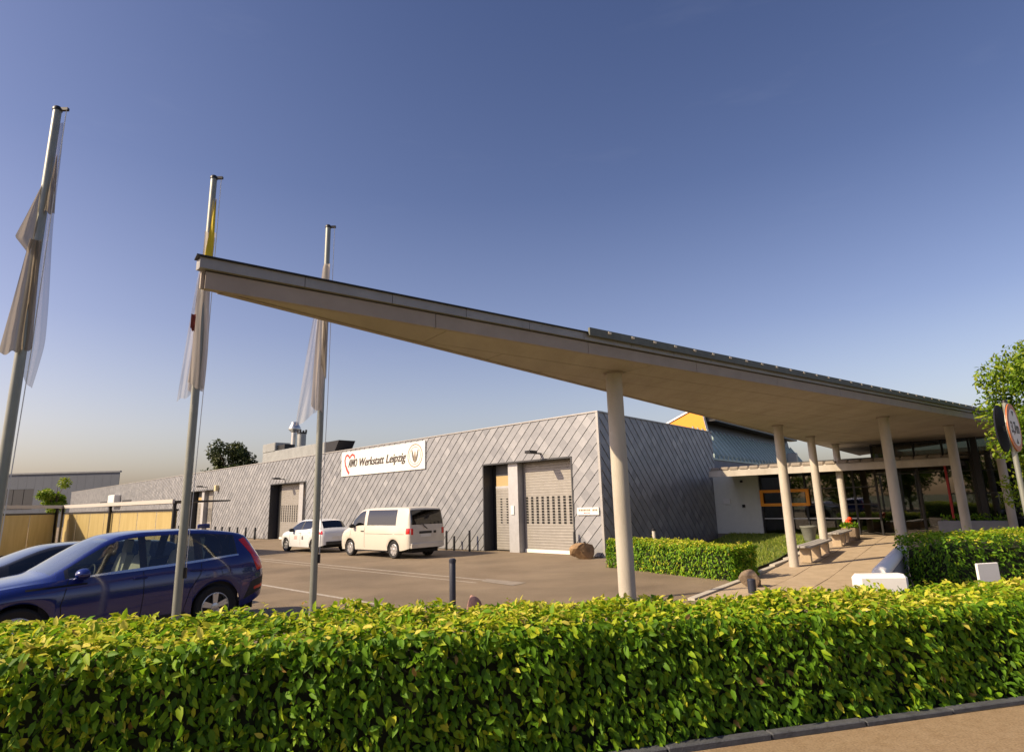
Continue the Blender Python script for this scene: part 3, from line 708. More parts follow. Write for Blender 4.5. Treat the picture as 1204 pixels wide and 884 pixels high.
# bollards along the facade
def post(name, loc, h, r_, matl, label, cat, group=None, cap=None):
    t = thing(name, loc, 0, label, cat, group)
    MB().lathe([(r_, -.02), (r_, h - .02), (r_ * .8, h)], n=14).build('shaft', matl, t, True, local=True)
    if cap: MB().lathe([(r_ * 1.12, h - .05), (r_ * 1.12, h + .005), (r_ * .7, h + .03)], n=14).build('cap', cap, t, True, local=True)
    return t
wm = chain(wk)
for i, uu in enumerate((29.0, 30.6, 32.1, 33.6, 35.1, 36.5, 45.2)):
    post('bollard', tuple(wm @ Vector((uu, .55, 0))), .80, .07, M_DARK, 'thin dark bollard in the row along the shingled wall beyond the white cars', 'bollard', 'bollards along the far shingled wall')
for uu, h in ((8.5, .84), (7.96, .62), (6.92, .88)):
    post('bollard', tuple(wm @ Vector((uu, .35, 0))), h, .05, M_DARK, 'thin dark post by the shingled wall between cream van and narrow door' if h > .7 else 'short thin dark post between two taller ones behind the cream van', 'bollard', 'posts by the near shutter')
post('bollard', tuple(wm @ Vector((1.2, .2, 0))), .9, .05, M_DARK, 'thin dark post at right edge of the near roller shutter', 'bollard')
post('bollard', tuple(wm @ Vector((.75, .2, 0))), .55, .045, M_DARK, 'short dark post behind brown boulder at shingled corner', 'bollard')

def rock(name, loc, size, matl, label, seed):
    r = np.random.default_rng(seed); bm = bmesh.new(); bmesh.ops.create_icosphere(bm, subdivisions=3, radius=1)
    pl = [norm(r.normal(size=(1, 3)))[0] for _ in range(11)]; ds = r.uniform(.5, .85, 11)
    for v in bm.verts:
        p = np.array(v.co)
        for q, dd in zip(pl, ds):
            k = p @ q
            if k > dd: p -= q * (k - dd) * .97
        p *= 1 + .03 * math.sin(p[0] * 9) * math.sin(p[1] * 8)
        v.co = Vector((p[0] * size[0], p[1] * size[1], max(p[2], -.75) * size[2]))
    zmin = min(v.co.z for v in bm.verts)
    for v in bm.verts: v.co.z -= zmin + .03
    me = bpy.data.meshes.new(name); bm.to_mesh(me); bm.free(); me.materials.append(matl)
    o = link_mesh(name, me); o.location = loc; return tag(o, label, 'rock')
rock('boulder', tuple(wm @ Vector((.45, .75, 0))), (.46, .40, .40), M_ROCK, 'rough brown boulder at the foot of the shingled corner', 4)
rock('boulder', (-.86, 12.0, 0), (.17, .16, .19), M_ROCKRED, 'reddish stone showing above the street hedge beside black bollard', 6)
rock('boulder', tuple(on_z(884, 690)[:2]) + (0,), (.27, .27, .24), M_STONE, 'round brown stone where entrance path meets the parking lot', 12)
post('bollard', tuple(on_z(885, 698)[:2]) + (0,), .30, .085, M_BLUEPOST, 'short blue black post in front of round brown stone', 'bollard')
post('bollard', (-1.27, 12.2, 0), .93, .062, M_BLUEPOST, 'tall black bollard rising behind the street hedge on open parking lot', 'bollard', cap=M_BLUEPOST)
post('bollard_light', (4.55, 20.3, 0), 1.02, .06, M_CONC, 'pale bollard light with dark cap behind the low leafy hedge', 'lamp', cap=M_DARK)

# roof equipment
fw_ = frame(C0, FU)
def rw(uu, nn, z): return tuple(chain(wk) @ Vector((uu, nn, z)))
ru = thing('roof_duct', rw(28, -2.2, HT - .12), math.atan2(FU[1], FU[0]), 'grey sheet metal ventilation duct lying on the workshop roof', 'duct')
MB().bevbox(-4.2, 5.7, -.6, .6, 0, 1.20, .05).build('casing', M_DUCT, ru, local=True)
MB().bevbox(3.5, 5.72, -.62, .62, 1.201, 1.85, .05).build('end_box', M_DUCT, ru, local=True)
MB().box(2.3, 3.49, -.4, .4, 1.201, 1.62).build('intake_hood', M_DARK, ru, local=True)
MB().add([(-4.3, -.6, 0.0), (-4.3, .6, 0.0), (-4.3, .6, 1.15), (-4.3, -.6, 1.15), (-5.2, -.6, 0), (-5.2, .6, 0), (-6.1, .6, 1.15), (-6.1, -.6, 1.15)], [(0, 3, 2, 1), (4, 5, 6, 7), (3, 7, 6, 2), (0, 1, 5, 4), (0, 4, 7, 3), (1, 2, 6, 5)]).build('angled_cowl', M_DARK, ru, local=True)
def flue(uu, nn, h, r_, capped, label):
    t = thing('flue', rw(uu, nn, HT - .14), 0, label, 'chimney')
    MB().lathe([(r_, 0), (r_, h)], n=20).build('pipe', M_STEEL if capped else M_DUCT, t, True, local=True)
    if capped: MB().lathe([(r_ * .95, h - .1), (r_ * 2.0, h + .15), (r_ * 2.05, h + .3), (r_ * 1.3, h + .6), (r_ * 1.25, h + .75)], n=20).build('rain_cowl', M_STEEL, t, True, local=True)
    else:
        MB().lathe([(r_ * 1.12, h - .02), (r_ * 1.12, h + .1)], n=20).build('collar', M_DARK, t, True, local=True)
        for k in range(4):
            a = k * math.pi / 2; MB().box(r_ * math.cos(a) - .06, r_ * math.cos(a) + .06, r_ * math.sin(a) - .06, r_ * math.sin(a) + .06, h + .1, h + .3).build('prong', M_DARK, t, local=True)
flue(32.4, -3.5, 2.9, .23, True, 'tall steel flue with round rain cowl on the workshop roof')
flue(31.1, -3.5, 2.6, .33, False, 'wider grey exhaust pipe with open top on the workshop roof')

# ================================================================== ENTRANCE CANOPY (wedge)
PT = [np.array(p) for p in ((-2.81, 5.148), (18.6, 21.0), (18.6, 32.2), (-2.74, 5.238))]
tip, nr, fr_, tip2 = PT
ZS = 4.0
cn = thing('entrance_canopy', (1.63, 9.32, 0), 0, 'long wedge shaped canopy with pale fascia carried on round concrete columns', 'canopy')
nd = (nr - tip) / np.linalg.norm(nr - tip); Ln = np.linalg.norm(nr - tip); fn = frame(tip, nd)          # y to the left = inward
fd = (fr_ - tip2) / np.linalg.norm(fr_ - tip2); Lf = np.linalg.norm(fr_ - tip2); ff = frame(tip2, fd)   # y to the left = outward
poly = [tuple(p) for p in PT]
MB().prism(poly, ZS + .03, ZS + .235).build('roof_core', M_DARK, cn)
# soffit boards running along the near edge
k = 0; y = .02
while y < 16:
    pl = poly
    a_, b_ = -nd[1], nd[0]; c_ = a_ * tip[0] + b_ * tip[1]
    s = clip(clip(pl, a_, b_, c_ + y + .590), -a_, -b_, -(c_ + y))
    # long boards in lengths of 3.6 m
    t0 = -1.0 + (k % 3) * 1.2
    while t0 < Ln + 14:
        c2 = nd[0] * tip[0] + nd[1] * tip[1]
        q = clip(clip(s, nd[0], nd[1], c2 + t0 + 3.590), -nd[0], -nd[1], -(c2 + t0)) if len(s) >= 3 else []
        if len(q) >= 3:
            MB().prism(q, ZS + random.uniform(-.002, .002), ZS + .029).build('soffit_panel', M_SOFFIT, cn)
        t0 += 3.6
    y += .6; k += 1
# near fascia: two tiers of panels
x = 0.0
while x < Ln - .05:
    w = min(2.4, Ln - x); MB().box(x + .004, x + w - .004, -.035, .03, ZS - .012, ZS + .150, fn).build('fascia_panel', M_FASCIA_L, cn); x += w
x = -.06
while x < Ln - .05:
    w = min(.95, Ln - x); MB().box(x + .003, x + w - .003, -.075, .03, ZS + .166, ZS + .268, fn).build('fascia_panel', M_FASCIA_U, cn); x += w
MB().box(-.09, Ln, -.10, .05, ZS + .269, ZS + .282, fn).build('drip_edge', M_DARK, cn)
x = .02
while x < Lf - .05:
    w = min(2.4, Lf - x); MB().box(x + .004, x + w - .004, -.03, .035, ZS - .012, ZS + .150, ff).build('fascia_panel', M_FASCIA_L, cn); x += w
x = .02
while x < Lf - .05:
    w = min(.95, Lf - x); MB().box(x + .003, x + w - .003, -.03, .07, ZS + .166, ZS + .268, ff).build('fascia_panel', M_FASCIA_U, cn); x += w
tp = tip2 - tip; td = tp / np.linalg.norm(tp); ft = frame(tip, td); lt = np.linalg.norm(tp)
MB().box(-.03, lt + .03, -.0, .02, ZS - .010, ZS + .148, ft).build('end_cap', M_FASCIA_L, cn)
MB().box(-.06, lt + .06, -.0, .05, ZS + .167, ZS + .266, ft).build('end_cap', M_FASCIA_U, cn)
MB().prism([tuple(p + (np.array(fn((0, 0, 0))[:2]) * 0)) for p in PT], ZS + .236, ZS + .265).build('roof_sheet', M_ROOFGREEN, cn)
# raised roof strip with pale clips, starts part way along
MB().box(4.75, Ln, -.135, -.101, ZS + .225, ZS + .335, fn).build('roof_edge_strip', M_ROOFGREEN, cn)
x = 5.1
while x < Ln:
    MB().box(x, x + .055, -.15, -.134, ZS + .288, ZS + .318, fn).build('snow_clip', M_CLIP, cn); x += .48
# columns
def column(x, y, z0, r_=.128):
    MB().lathe([(r_, z0 - .02), (r_, ZS + .005)], (x, y, 0), 28).build('column', M_CONC, cn, True)
    MB().lathe([(r_ + .03, ZS - .035), (r_ + .03, ZS + .004)], (x, y, 0), 28).build('column_collar', M_FASCIA_L, cn, True)
COLS = [(1.63, 9.32, 0), (7.69, 17.25, 0.02), (10.41, 20.87, .12), (13.14, 24.40, .25), (9.95, 15.92, 0.0), (13.54, 18.47, 0.0), (17.0, 21.0, 0.0)]
for c in COLS: column(*c)

# ================================================================== ENTRANCE BUILDING
G0 = np.array([10.3, 29.6]); GD = np.array([.743, -.669]); GD /= np.linalg.norm(GD); fg = frame(G0, GD)  # y>0 inside
eb = thing('entrance_building', (*G0, 0), math.atan2(GD[1], GD[0]), 'glazed entrance lobby with orange window frame under the canopy', 'building')
ZF = .30
MB().box(-.5, 14, -.25, 8, -.02, ZF - .01, fg).build('floor_slab', M_LOBBYFLOOR, eb)
MB().box(-.6, 1.62, -.02, .28, ZF - .28, 3.05, fg).build('render_wall', M_RENDER, eb)
MB().box(-.6, 6.4, 6.0, 6.3, ZF, 3.4, fg).build('back_wall', M_INTERIOR, eb)
MB().box(6.4, 14, 6.0, 6.3, ZF, 3.98, fg).build('back_wall', M_INTERIOR, eb)
MB().box(6.42, 6.6, .3, 5.98, 3.51, 3.97, fg).build('side_wall', M_INTERIOR, eb)
MB().box(1.3, 1.6, .3, 6.0, ZF, 3.1, fg).build('side_wall', M_INTERIOR, eb)
MB().box(1.62, 14, .32, 5.98, 3.42, 3.5, fg).build('ceiling', M_INTERIOR, eb)
MB().box(6.5, 14, .0, .06, 3.96, 4.02, fg).build('head_rail', M_DARK, eb)
xsM = [1.70, 3.65, 5.6, 6.45, 7.26, 7.95, 8.9, 9.75, 11.2, 12.8, 14.0]
for i, xm in enumerate(xsM):
    top = 3.0 if xm < 6.4 else 4.0
    MB().box(xm - .035, xm + .035, -.07, .05, ZF, top, fg).build('mullion', M_DARK, eb)
for a, b in zip(xsM, xsM[1:]):
    hs_ = [.98, 1.56, 2.27] if a < 6.4 else ([2.75, 3.35] if a < 8.8 else [.98, 1.9, 2.75, 3.35])
    top = 3.0 if a < 6.4 else 3.96
    lv = [ZF] + hs_ + [top]
    for z in hs_:
        MB().box(a + .036, b - .036, -.05, .04, z - .025, z + .025, fg).build('transom', M_PILLAR if z == .98 and a < 6.4 else M_DARK, eb)
    for z0, z1 in zip(lv, lv[1:]):
        MB().box(a + .036, b - .036, -.012, .0, z0 + .026, z1 - .026, fg).build('glass_pane', G_LOBBY, eb)
MB().box(8.86, 8.94, -.12, -.075, ZF, 3.0, fg).build('red_post', mat('dark_red_paint', (.33, .012, .016), .5), eb)
# orange window frame
of = MB(); z0, z1, x0, x1, w = 1.53, 2.27, 1.66, 3.80, .13
of.box(x0, x1, -.16, -.075, z1 - w, z1, fg).box(x0, x1, -.16, -.075, z0, z0 + w, fg).box(x0, x0 + w, -.158, -.076, z0 + w, z1 - w, fg).box(x1 - w, x1, -.158, -.076, z0 + w, z1 - w, fg)
of.build('orange_frame', M_ORANGE, eb)
# fittings on the rendered wall
MB().bevbox(-.15, .20, -.09, -.021, 1.66, 1.92, .01, fg).build('white_box', M_WHITE, eb)
MB().bevbox(.75, .88, -.08, -.021, 1.50, 1.63, .01, fg).build('dark_fitting', M_DARK, eb)
MB().bevbox(.76, .88, -.08, -.021, 2.66, 2.77, .01, fg).build('dark_fitting', M_DARK, eb)
# low flat roof in front of the glass
MB().box(.35, 9.35, -2.3, .29, 3.02, 3.20, fg).build('low_roof', M_CONC, eb)
MB().box(.30, 9.40, -2.42, -2.301, 2.90, 3.16, fg).build('low_roof_fascia', M_CONC, eb)
x = .34
while x < 9.2:
    MB().bevbox(x, x + .42, -2.34, -2.02, 3.2005, 3.32 + random.uniform(-.01, .01), .05, fg).build('coping_stone', M_STONE if False else M_PATCH, eb); x += .44
# red tube inside the door, standing in for a barrier chain's reflection in the glass
pts = [fg((6.5 + .12 * k, .6, 1.75 - .28 * math.sin(math.pi * k / 20))) for k in range(21)]
MB().tube(pts, .022, 6).build('chain_reflection', M_RED, eb)
# frame post of the lobby's right end
MB().box(9.82, 10.02, -.3, .0, ZF, 4.0, fg).build('corner_post', M_DARK, eb)

# ---- hall behind with orange gable and teal seamed roof
HQ = np.array([11.7, 36.0]); HV = np.array([.616, .788]); HV /= np.linalg.norm(HV)
hall = thing('hall_building', (*HQ, 0), math.atan2(HV[1], HV[0]), 'tall hall with orange gable and teal seamed roof behind the workshop', 'building')
fh = frame(HQ, HV)     # x back along the hall, y to the left
gp = [(0.0, 0), (0, 5.9), (.18, 7.02), (.52, 7.20), (.95, 7.18), (2.5, 6.55), (7.5, 4.6), (7.5, 0)]
def gable(x0, x1, pts, name, m):
    P = [fh((x0, a, z)) for a, z in pts] + [fh((x1, a, z)) for a, z in pts]; n = len(pts)
    return MB().add(P, [tuple(range(n - 1, -1, -1)), tuple(range(n, 2 * n))] + [(i, (i + 1) % n, n + (i + 1) % n, n + i) for i in range(n)]).build(name, m, hall)
gable(0, .2, gp, 'gable_wall', M_ORANGE)
gable(.2, 20, [(.12, 0), (.12, 5.7), (.3, 6.9), (.55, 7.1), (.95, 7.08), (2.5, 6.45), (7.4, 4.5), (7.4, 0)], 'hall_body', M_DARK)
def strip(x0, x1, pts, th, name, m):
    mbs = MB()
    for (a, z), (b, w_) in zip(pts, pts[1:]):
        mbs.add([fh(p) for p in ((x0, a, z), (x1, a, z), (x1, b, w_), (x0, b, w_), (x0, a, z + th), (x1, a, z + th), (x1, b, w_ + th), (x0, b, w_ + th))], [(0, 3, 2, 1), (4, 5, 6, 7), (0, 1, 5, 4), (1, 2, 6, 5), (2, 3, 7, 6), (3, 0, 4, 7)])
    return mbs.build(name, m, hall)
strip(-.06, .3, [(-.05, 5.85), (.14, 7.05), (.52, 7.24), (.95, 7.22), (2.5, 6.59), (7.5, 4.64)], .10, 'verge', M_WPAINT)
strip(.3, 20.2, [(.0, 7.0), (.95, 7.25), (7.5, 4.64)], .06, 'roof', M_ZINC)
MB().box(.1, 20.3, -.62, .0, 6.84, 7.06, fh).build('gutter', M_WPAINT, hall)
MB().box(.3, 20.2, -.50, .13, 6.55, 6.85, fh).build('eave_soffit', M_DARK, hall)
# inclined seamed roof skirt
zt0, zb0, yo = 5.85, 4.15, -1.15
P = [fh(p) for p in ((-2.4, -.02, zt0), (20, -.02, zt0), (20, yo, zb0), (-2.4, yo, zb0), (-2.4, -.02, zt0 - .1), (20, -.02, zt0 - .1), (20, yo, zb0 - .1), (-2.4, yo, zb0 - .1))]
MB().add(P, [(0, 3, 2, 1), (4, 5, 6, 7), (0, 1, 5, 4), (1, 2, 6, 5), (2, 3, 7, 6), (3, 0, 4, 7)]).build('seamed_roof', M_TEAL, hall)
x = -2.35
while x < 20:
    P = [fh(p) for p in ((x, -.02, zt0 - .01), (x + .16, -.02, zt0 - .01), (x + .16, yo - .02, zb0 - .01), (x, yo - .02, zb0 - .01), (x, -.05, zt0 + .20), (x + .16, -.05, zt0 + .20), (x + .16, yo - .05, zb0 + .20), (x, yo - .05, zb0 + .20))]
    MB().add(P, [(0, 3, 2, 1), (4, 5, 6, 7), (0, 1, 5, 4), (1, 2, 6, 5), (2, 3, 7, 6), (3, 0, 4, 7)]).build('roof_seam', M_TEAL, hall); x += .75
MB().box(-2.4, 20, yo + .05, yo + .2, 0, zb0 - .11, fh).build('hall_wall', M_PARAPET, hall)
MB().bevbox(14.0, 14.5, -1.7, -1.0, 4.2, 5.2, .05, fh).build('roof_vent', M_DUCT, hall)

# ================================================================== PATH FURNITURE
def bench(loc, ang, length, label):
    t = thing('bench', loc, ang, label, 'bench', 'benches along the entrance path')
    for k in range(3): MB().bevbox(-length / 2, length / 2, -.22 + k * .15, -.085 + k * .15, .40, .45, .008).build('seat_board', M_WOOD, t, local=True)
    for s in np.linspace(-length / 2 + .3, length / 2 - .3, 3): MB().bevbox(s - .06, s + .06, -.15, .15, -.02, .399, .02).build('leg', M_SLAB, t, local=True)
    return t
pa = math.atan2(PV[1], PV[0])
def pw(x, y): return (*fp((x, y, 0))[:2], path_z(x))
bench(pw(6.9, .34), pa, 3.2, 'grey slatted bench on concrete legs between two columns of path')
bench(pw(11.1, .30), pa, 2.2, 'shorter grey bench on concrete legs past the second path column')
pt = thing('planter_pot', pw(12.1, 1.55)[:2] + (.2,), 0, 'tall tapered grey planter pot standing on the lawn edge', 'planter')
MB().lathe([(.17, 0), (.29, .56), (.31, .58), (.31, .63), (.26, .63), (.25, .55)], n=24).build('pot', M_POT, pt, True, local=True)
pb = thing('flower_box', pw(12.9, .25), pa, 'low concrete box with red flowers beside path column', 'planter')
MB().bevbox(-.40, .40, -.25, .25, -.02, .44, .03).build('box', M_STONE, pb, local=True)
n = 260; P = np.stack([rng.uniform(-.38, .38, n), rng.uniform(-.22, .22, n), rng.uniform(.44, .58, n)], 1)
link_mesh('flower_leaves', leaf_mesh('flower_leaves', P, rng.normal(size=(n, 3)) + np.array([0, 0, .8]), rng.normal(size=(n, 3)) + np.array([0, 0, 1]), np.full(n, .12), rng.random(n) * .7, M_LEAF), pb)
m_ = MB()
for k in range(5):
    c = np.array([random.uniform(-.3, -.12), random.uniform(-.1, .1), random.uniform(.58, .80)]); m_.lathe([(.01, -.07), (.08, -.02), (.07, .04), (.01, .07)], tuple(c), 8); m_.box(c[0] - .006, c[0] + .006, c[1] - .006, c[1] + .006, .4, c[2])
m_.build('flowers', mat('red_flower', (.72, .06, .01), .6), pb, True, local=True)
# ramp parapet with white round coping, transverse white block
b0, b1 = np.array([5.46, 9.41]), np.array([8.15, 13.14]); bd = (b1 - b0) / np.linalg.norm(b1 - b0); fb = frame(b0, bd); bl = np.linalg.norm(b1 - b0)
pr = thing('parapet_wall', (*b0, 0), 0, 'low grey ramp wall topped by a round white coping rail', 'wall')
MB().box(.1, bl, -.09, .09, -.02, .72, fb).build('wall_panel', M_PARAPET, pr)
MB().tube([fb((.0, 0, .80)), fb((.06, 0, .80)), fb((bl, 0, .80))], [.09, .11, .11], 16).build('coping_rail', M_WPAINT, pr, True)
wb_ = thing('white_block', (5.05, 8.72, 0), -.08, 'smooth white rounded block wall across the foot of the ramp', 'wall')
MB().bevbox(-.34, .34, -.12, .12, -.02, .90, .05).build('body', M_WPAINT, wb_, local=True)
# white cabinet in front of the right hedge
ca = thing('notice_panel', (7.12, 9.47, 0), .22, 'plain off white panel standing in front of the shaded clipped hedge', 'panel')
MB().bevbox(-.20, .20, -.04, .0, .18, .92, .008).build('board', M_WPAINT, ca, local=True)
for xx in (-.13, .13): MB().box(xx - .02, xx + .02, .002, .04, -.02, .85).build('post', M_DARK, ca, local=True)
# planter trough near the lobby
tr_ = thing('planter_trough', (*fg((9.6, -1.6, 0))[:2], 0.0), math.atan2(GD[1], GD[0]), 'long grey concrete trough under the lobby glass beside column', 'planter')
MB().bevbox(-1.0, 1.2, -.3, .3, -.02, .95, .03).build('box', M_PARAPET, tr_, local=True)
n = 200; P = np.stack([rng.uniform(-.9, 1.1, n), rng.uniform(-.22, .22, n), rng.uniform(.93, 1.12, n)], 1)
link_mesh('plants', leaf_mesh('plants', P, rng.normal(size=(n, 3)) + np.array([0, 0, .8]), rng.normal(size=(n, 3)) + np.array([0, 0, 1]), np.full(n, .13), rng.random(n) * .6, M_LEAF), tr_)

# ================================================================== HEDGES, TREES
def vis_near(W):
    return (abs(W[:, 0]) < 4.4) & (W[:, 2] > .25)
hedge('street_hedge', tuple(HA), tuple(HB), 1.3, 1.20, .80, 64000, .084, 'long bright green leafy hedge along the tan sidewalk', parts=300, seed=21, tone_mu=.52, part_view=vis_near)
hedge('low_hedge', (2.75, 18.9), (5.2, 15.05), 1.0, .83, .83, 11000, .085, 'low clipped green hedge between shingled wall and entrance path', seed=31, tone_mu=.55)
hedge('shaded_hedge', (7.7, 11.05), (14.5, 12.5), 1.2, 1.2, 1.2, 16000, .075, 'clipped dark green hedge half shaded by the canopy', seed=41, tone_mu=.42)
tree('young_tree', (13.75, 14.6, 0), 5.9, 1.6, 1.3, 22000, .12, M_LEAF_YG, 'young bright green tree behind the round height sign', seed=5, trunk_r=.11, nclump=46)
tp_ = at_depth(275, 521, 75)
tree('roof_tree', (tp_[0], 75, 0), 10.3, 3.2, 4.5, 7000, .38, M_LEAF_DK, 'dark green tree crown rising behind the workshop roof', seed=8, trunk_r=.25, nclump=22)
tree('small_tree', tuple(on_z(-10, 690)[:2] * 0 + at_depth(66, 585, 72)[:2]) + (0,), 6.0, 1.7, 2.2, 3500, .30, M_LEAF_YG, 'small light green tree before the blue grey shed', seed=9, trunk_r=.15, nclump=16)
for i, (x, y, h, cr_, lb) in enumerate(((-20, -15, 9.5, 4.2, 'broad street tree across the road, opposite the flagpoles'), (-12, -17, 8.0, 4.0, 'medium street tree across the road, opposite the blue car'), (-28, -11, 10, 4.4, 'tall street tree across the road near the shelter'),
        (-36, -8, 9, 4.5, 'street tree across the road beyond the shelter'), (-4, -19, 8.5, 4.2, 'street tree across the road opposite the canopy tip'), (-45, -3, 10, 5, 'last street tree of the row across the road'))):
    tree('street_tree', (x, y, 0), h, cr_, .9, 6000, .42, M_LEAF_YG, lb, seed=70 + i, trunk_r=.22, nclump=34)

# ================================================================== FAR SHED
s0, s1 = at_depth(141, 556, 100), at_depth(-60, 557, 100)
sd = np.array([s1[0] - s0[0], s1[1] - s0[1] - 0.01]); sd /= np.linalg.norm(sd); fsd = frame(s0[:2], sd)
sh = thing('far_shed', (*s0[:2], 0), 0, 'large blue grey metal clad shed in the far distance', 'building')
zt_ = 8.7
x = 0.0
while x < 34:
    if not (14.3 < x + .5 < 21.0): MB().box(x + .01, x + 1.39, -.06, 0, 0, zt_, fsd).build('cladding_panel', M_SHED, sh)
    else:
        MB().box(x + .01, x + 1.39, -.06, 0, 6.3, zt_, fsd).build('cladding_panel', M_SHED, sh); MB().box(x + .01, x + 1.39, -.06, 0, 0, 3.0, fsd).build('cladding_panel', M_SHED, sh)
    x += 1.4
q0, q1 = np.array(fsd((0, -.07, 0))[:2]), np.array(fsd((34, -.07, 0))[:2])
MB().prism([tuple(q0), tuple(q0 * 1.12), tuple(q1 * 1.12), tuple(q1)], 0, zt_ - .1).build('shed_body', M_DARK, sh)
MB().box(-.1, 34.2, -.3, .15, zt_, zt_ + .25, fsd).build('roof_edge', M_PARAPET, sh)
for k in range(4): MB().box(13.95 + k * 1.75, 15.6 + k * 1.75, -.055, -.02, 3.05, 6.25, fsd).build('window', M_FRAME, sh)

# ================================================================== CARPORT / BIKE SHELTER (left)
cp = thing('bike_shelter', (-27, 36, 0), 0, 'low shelter with flat pale edged roof and amber sheet walls', 'shelter')
Lc, Rc, Kc = np.array([-24.5, 23.5]), np.array([-14.7, 26.4]), np.array([-26.6, 35.8])
def shelter_run(p, q):
    d = q - p; L_ = np.linalg.norm(d); d = d / L_; f_ = frame(p, d)
    # panels with ribs
    npan = max(1, round(L_ / 2.2)); w = L_ / npan
    for k in range(npan):
        P = []; F = []; m = 44
        for i in range(m + 1):
            xx = k * w + .03 + (w - .06) * i / m; yy = .03 * math.sin(i * math.pi / 2 * 1.0)
            P += [f_((xx, yy, .08)), f_((xx, yy, 2.03))]
        for i in range(m): F.append((2 * i, 2 * i + 2, 2 * i + 3, 2 * i + 1))
        o = MB().add(P, F).build('amber_sheet', M_SHEET, cp); md = o.modifiers.new('thick', 'SOLIDIFY'); md.thickness = .012
    MB().box(0, L_, -.05, .05, 2.035, 2.12, f_).build('top_rail', M_DARK, cp)
    MB().box(0, L_, -.05, .05, 0.0, .075, f_).build('bottom_rail', M_DARK, cp)
    x = 0.0
    while x <= L_ + .01:
        MB().box(min(x, L_ - .06) - .06, min(x, L_ - .06) + .06, -.17, -.055, 0, 2.40, f_).build('post', M_DARK, cp); x += L_ / max(1, round(L_ / 7.5))
    MB().box(-.2, L_ + .2, -.24, 2.2, 2.41, 2.47, f_).build('roof_deck', M_DARK, cp)
    MB().box(-.24, L_ + .24, -.34, -.245, 2.36, 2.53, f_).build('roof_edge', mat('pale_roof_edge', (.46, .43, .39), .6), cp)
    return f_
shelter_run(Kc, Rc)
shelter_run(Lc, Kc + (Lc - Kc) / np.linalg.norm(Lc - Kc) * .95)

# ================================================================== FLAGPOLES AND FLAGS
POLES = [(-6.17, 7.21), (-4.92, 9.04), (-3.58, 10.93)]
PLAB = ['grey flagpole carrying the taupe furled flag', 'grey flagpole carrying the white furled flag with yellow top', 'grey flagpole carrying the plain white furled flag with loose tail']
for (x, y), lb in zip(POLES, PLAB):
    t = thing('flagpole', (x, y, 0), 0, lb, 'flagpole', 'flagpoles along the parking lot')
    MB().lathe([(.062, -.02), (.060, 3.5), (.050, 7.44)], n=20).build('shaft', M_POLE, t, True, local=True)
    MB().lathe([(.058, 7.441), (.06, 7.47), (.04, 7.5)], n=20).build('cap', M_DARK, t, True, local=True)
    MB().box(.03, .15, -.02, .02, 7.44, 7.48).build('pulley_arm', M_DARK, t, local=True)
    MB().tube([(.125, 0, 7.44), (.12, .01, 4.0), (.085, 0, 1.1)], .006, 6).build('halyard', M_WHITE, t, True, local=True)
    MB().box(.055, .10, -.015, .015, 1.05, 1.2).build('cleat', M_DARK, t, local=True)
    MB().bevbox(-.11, .11, -.11, .11, -.02, .02, .005).build('base_plate', M_DARK, t, local=True)
def cloth(name, fn, nu, nv, matl, parent):
    P = [fn(i / nu, j / nv) for j in range(nv + 1) for i in range(nu + 1)]
    F = [(j * (nu + 1) + i, j * (nu + 1) + i + 1, (j + 1) * (nu + 1) + i + 1, (j + 1) * (nu + 1) + i) for j in range(nv) for i in range(nu)]
    return MB().add(P, F).build(name, matl, parent, True, local=True)
def flag(idx, zbot, label):
    x, y = POLES[idx]; t = thing('flag', (x, y, zbot), 0, label, 'flag', 'furled flags on the poles')
    v = np.array([x, y]) / math.hypot(x, y)
    return t, (v[1], -v[0]), (-v[0], -v[1])            # thing, viewer-right and toward-viewer directions of the pole
def hang(t, ex, ey, name, matl, z0, z1, edge0, edge1, front, folds, amp, ph=0.0, droop=0.0, nu=30, nv=36):
    """cloth between the side offsets edge0(v) and edge1(v) (metres along ex), hanging from z1 down to z0, with vertical folds"""
    def fn(u, v):
        a, b = edge0(v), edge1(v); s = a + (b - a) * u
        w = amp * (math.sin(folds * u * 6.283 + ph + 1.7 * v) + .45 * math.sin(folds * 2.3 * u * 6.283 + 5 * v + ph * 2)) * (1 - .55 * v)
        k = front + w + .012 * math.sin(9 * v + 4 * u)
        z = z0 + (z1 - z0) * v - droop * u * (1 - v) ** 2 + .02 * math.sin(folds * u * 9 + ph) * (1 - v)
        return (ex[0] * s + ey[0] * k, ex[1] * s + ey[1] * k, z)
    return cloth(name, fn, nu, nv, matl, t)
t, ex, ey = flag(0, 3.75, 'taupe furled flag with sheer grey half hanging off its pole')
hang(t, ex, ey, 'sheer_half', M_SHEER, 0.0, 3.55, lambda v: .02, lambda v: .07 + .16 * (1 - v) ** .8 * min(1, v * 3 + .55) + .015 * math.sin(8 * v), -.02, .9, .035, 0.4, .2)
hang(t, ex, ey, 'taupe_half', M_FLAGG, .18, 1.75, lambda v: -.21 + .13 * v, lambda v: .10 - .06 * v, .085, 2.0, .03, 1.0, -.12)
hang(t, ex, ey, 'fold', M_FLAGG, 1.55, 2.55, lambda v: -.23 + .19 * abs(v - .18) / .82 if v > .18 else -.23 + .8 * (.18 - v), lambda v: -.04, .03, 1.0, .02, 2.0, -.1)
hang(t, ex, ey, 'fold', M_FLAGG, 2.15, 3.0, lambda v: .02 + .04 * v, lambda v: .13 - .06 * v, .08, 1.0, .02, .3, 0)
t, ex, ey = flag(1, 3.80, 'white furled flag with yellow upper end and red marks')
hang(t, ex, ey, 'wound_cloth', M_FLAGW, .12, 2.65, lambda v: -.12 + .05 * v + .012 * math.sin(9 * v), lambda v: .115 - .03 * v + .015 * math.sin(7 * v), .075, .9, .028, .5, .10)
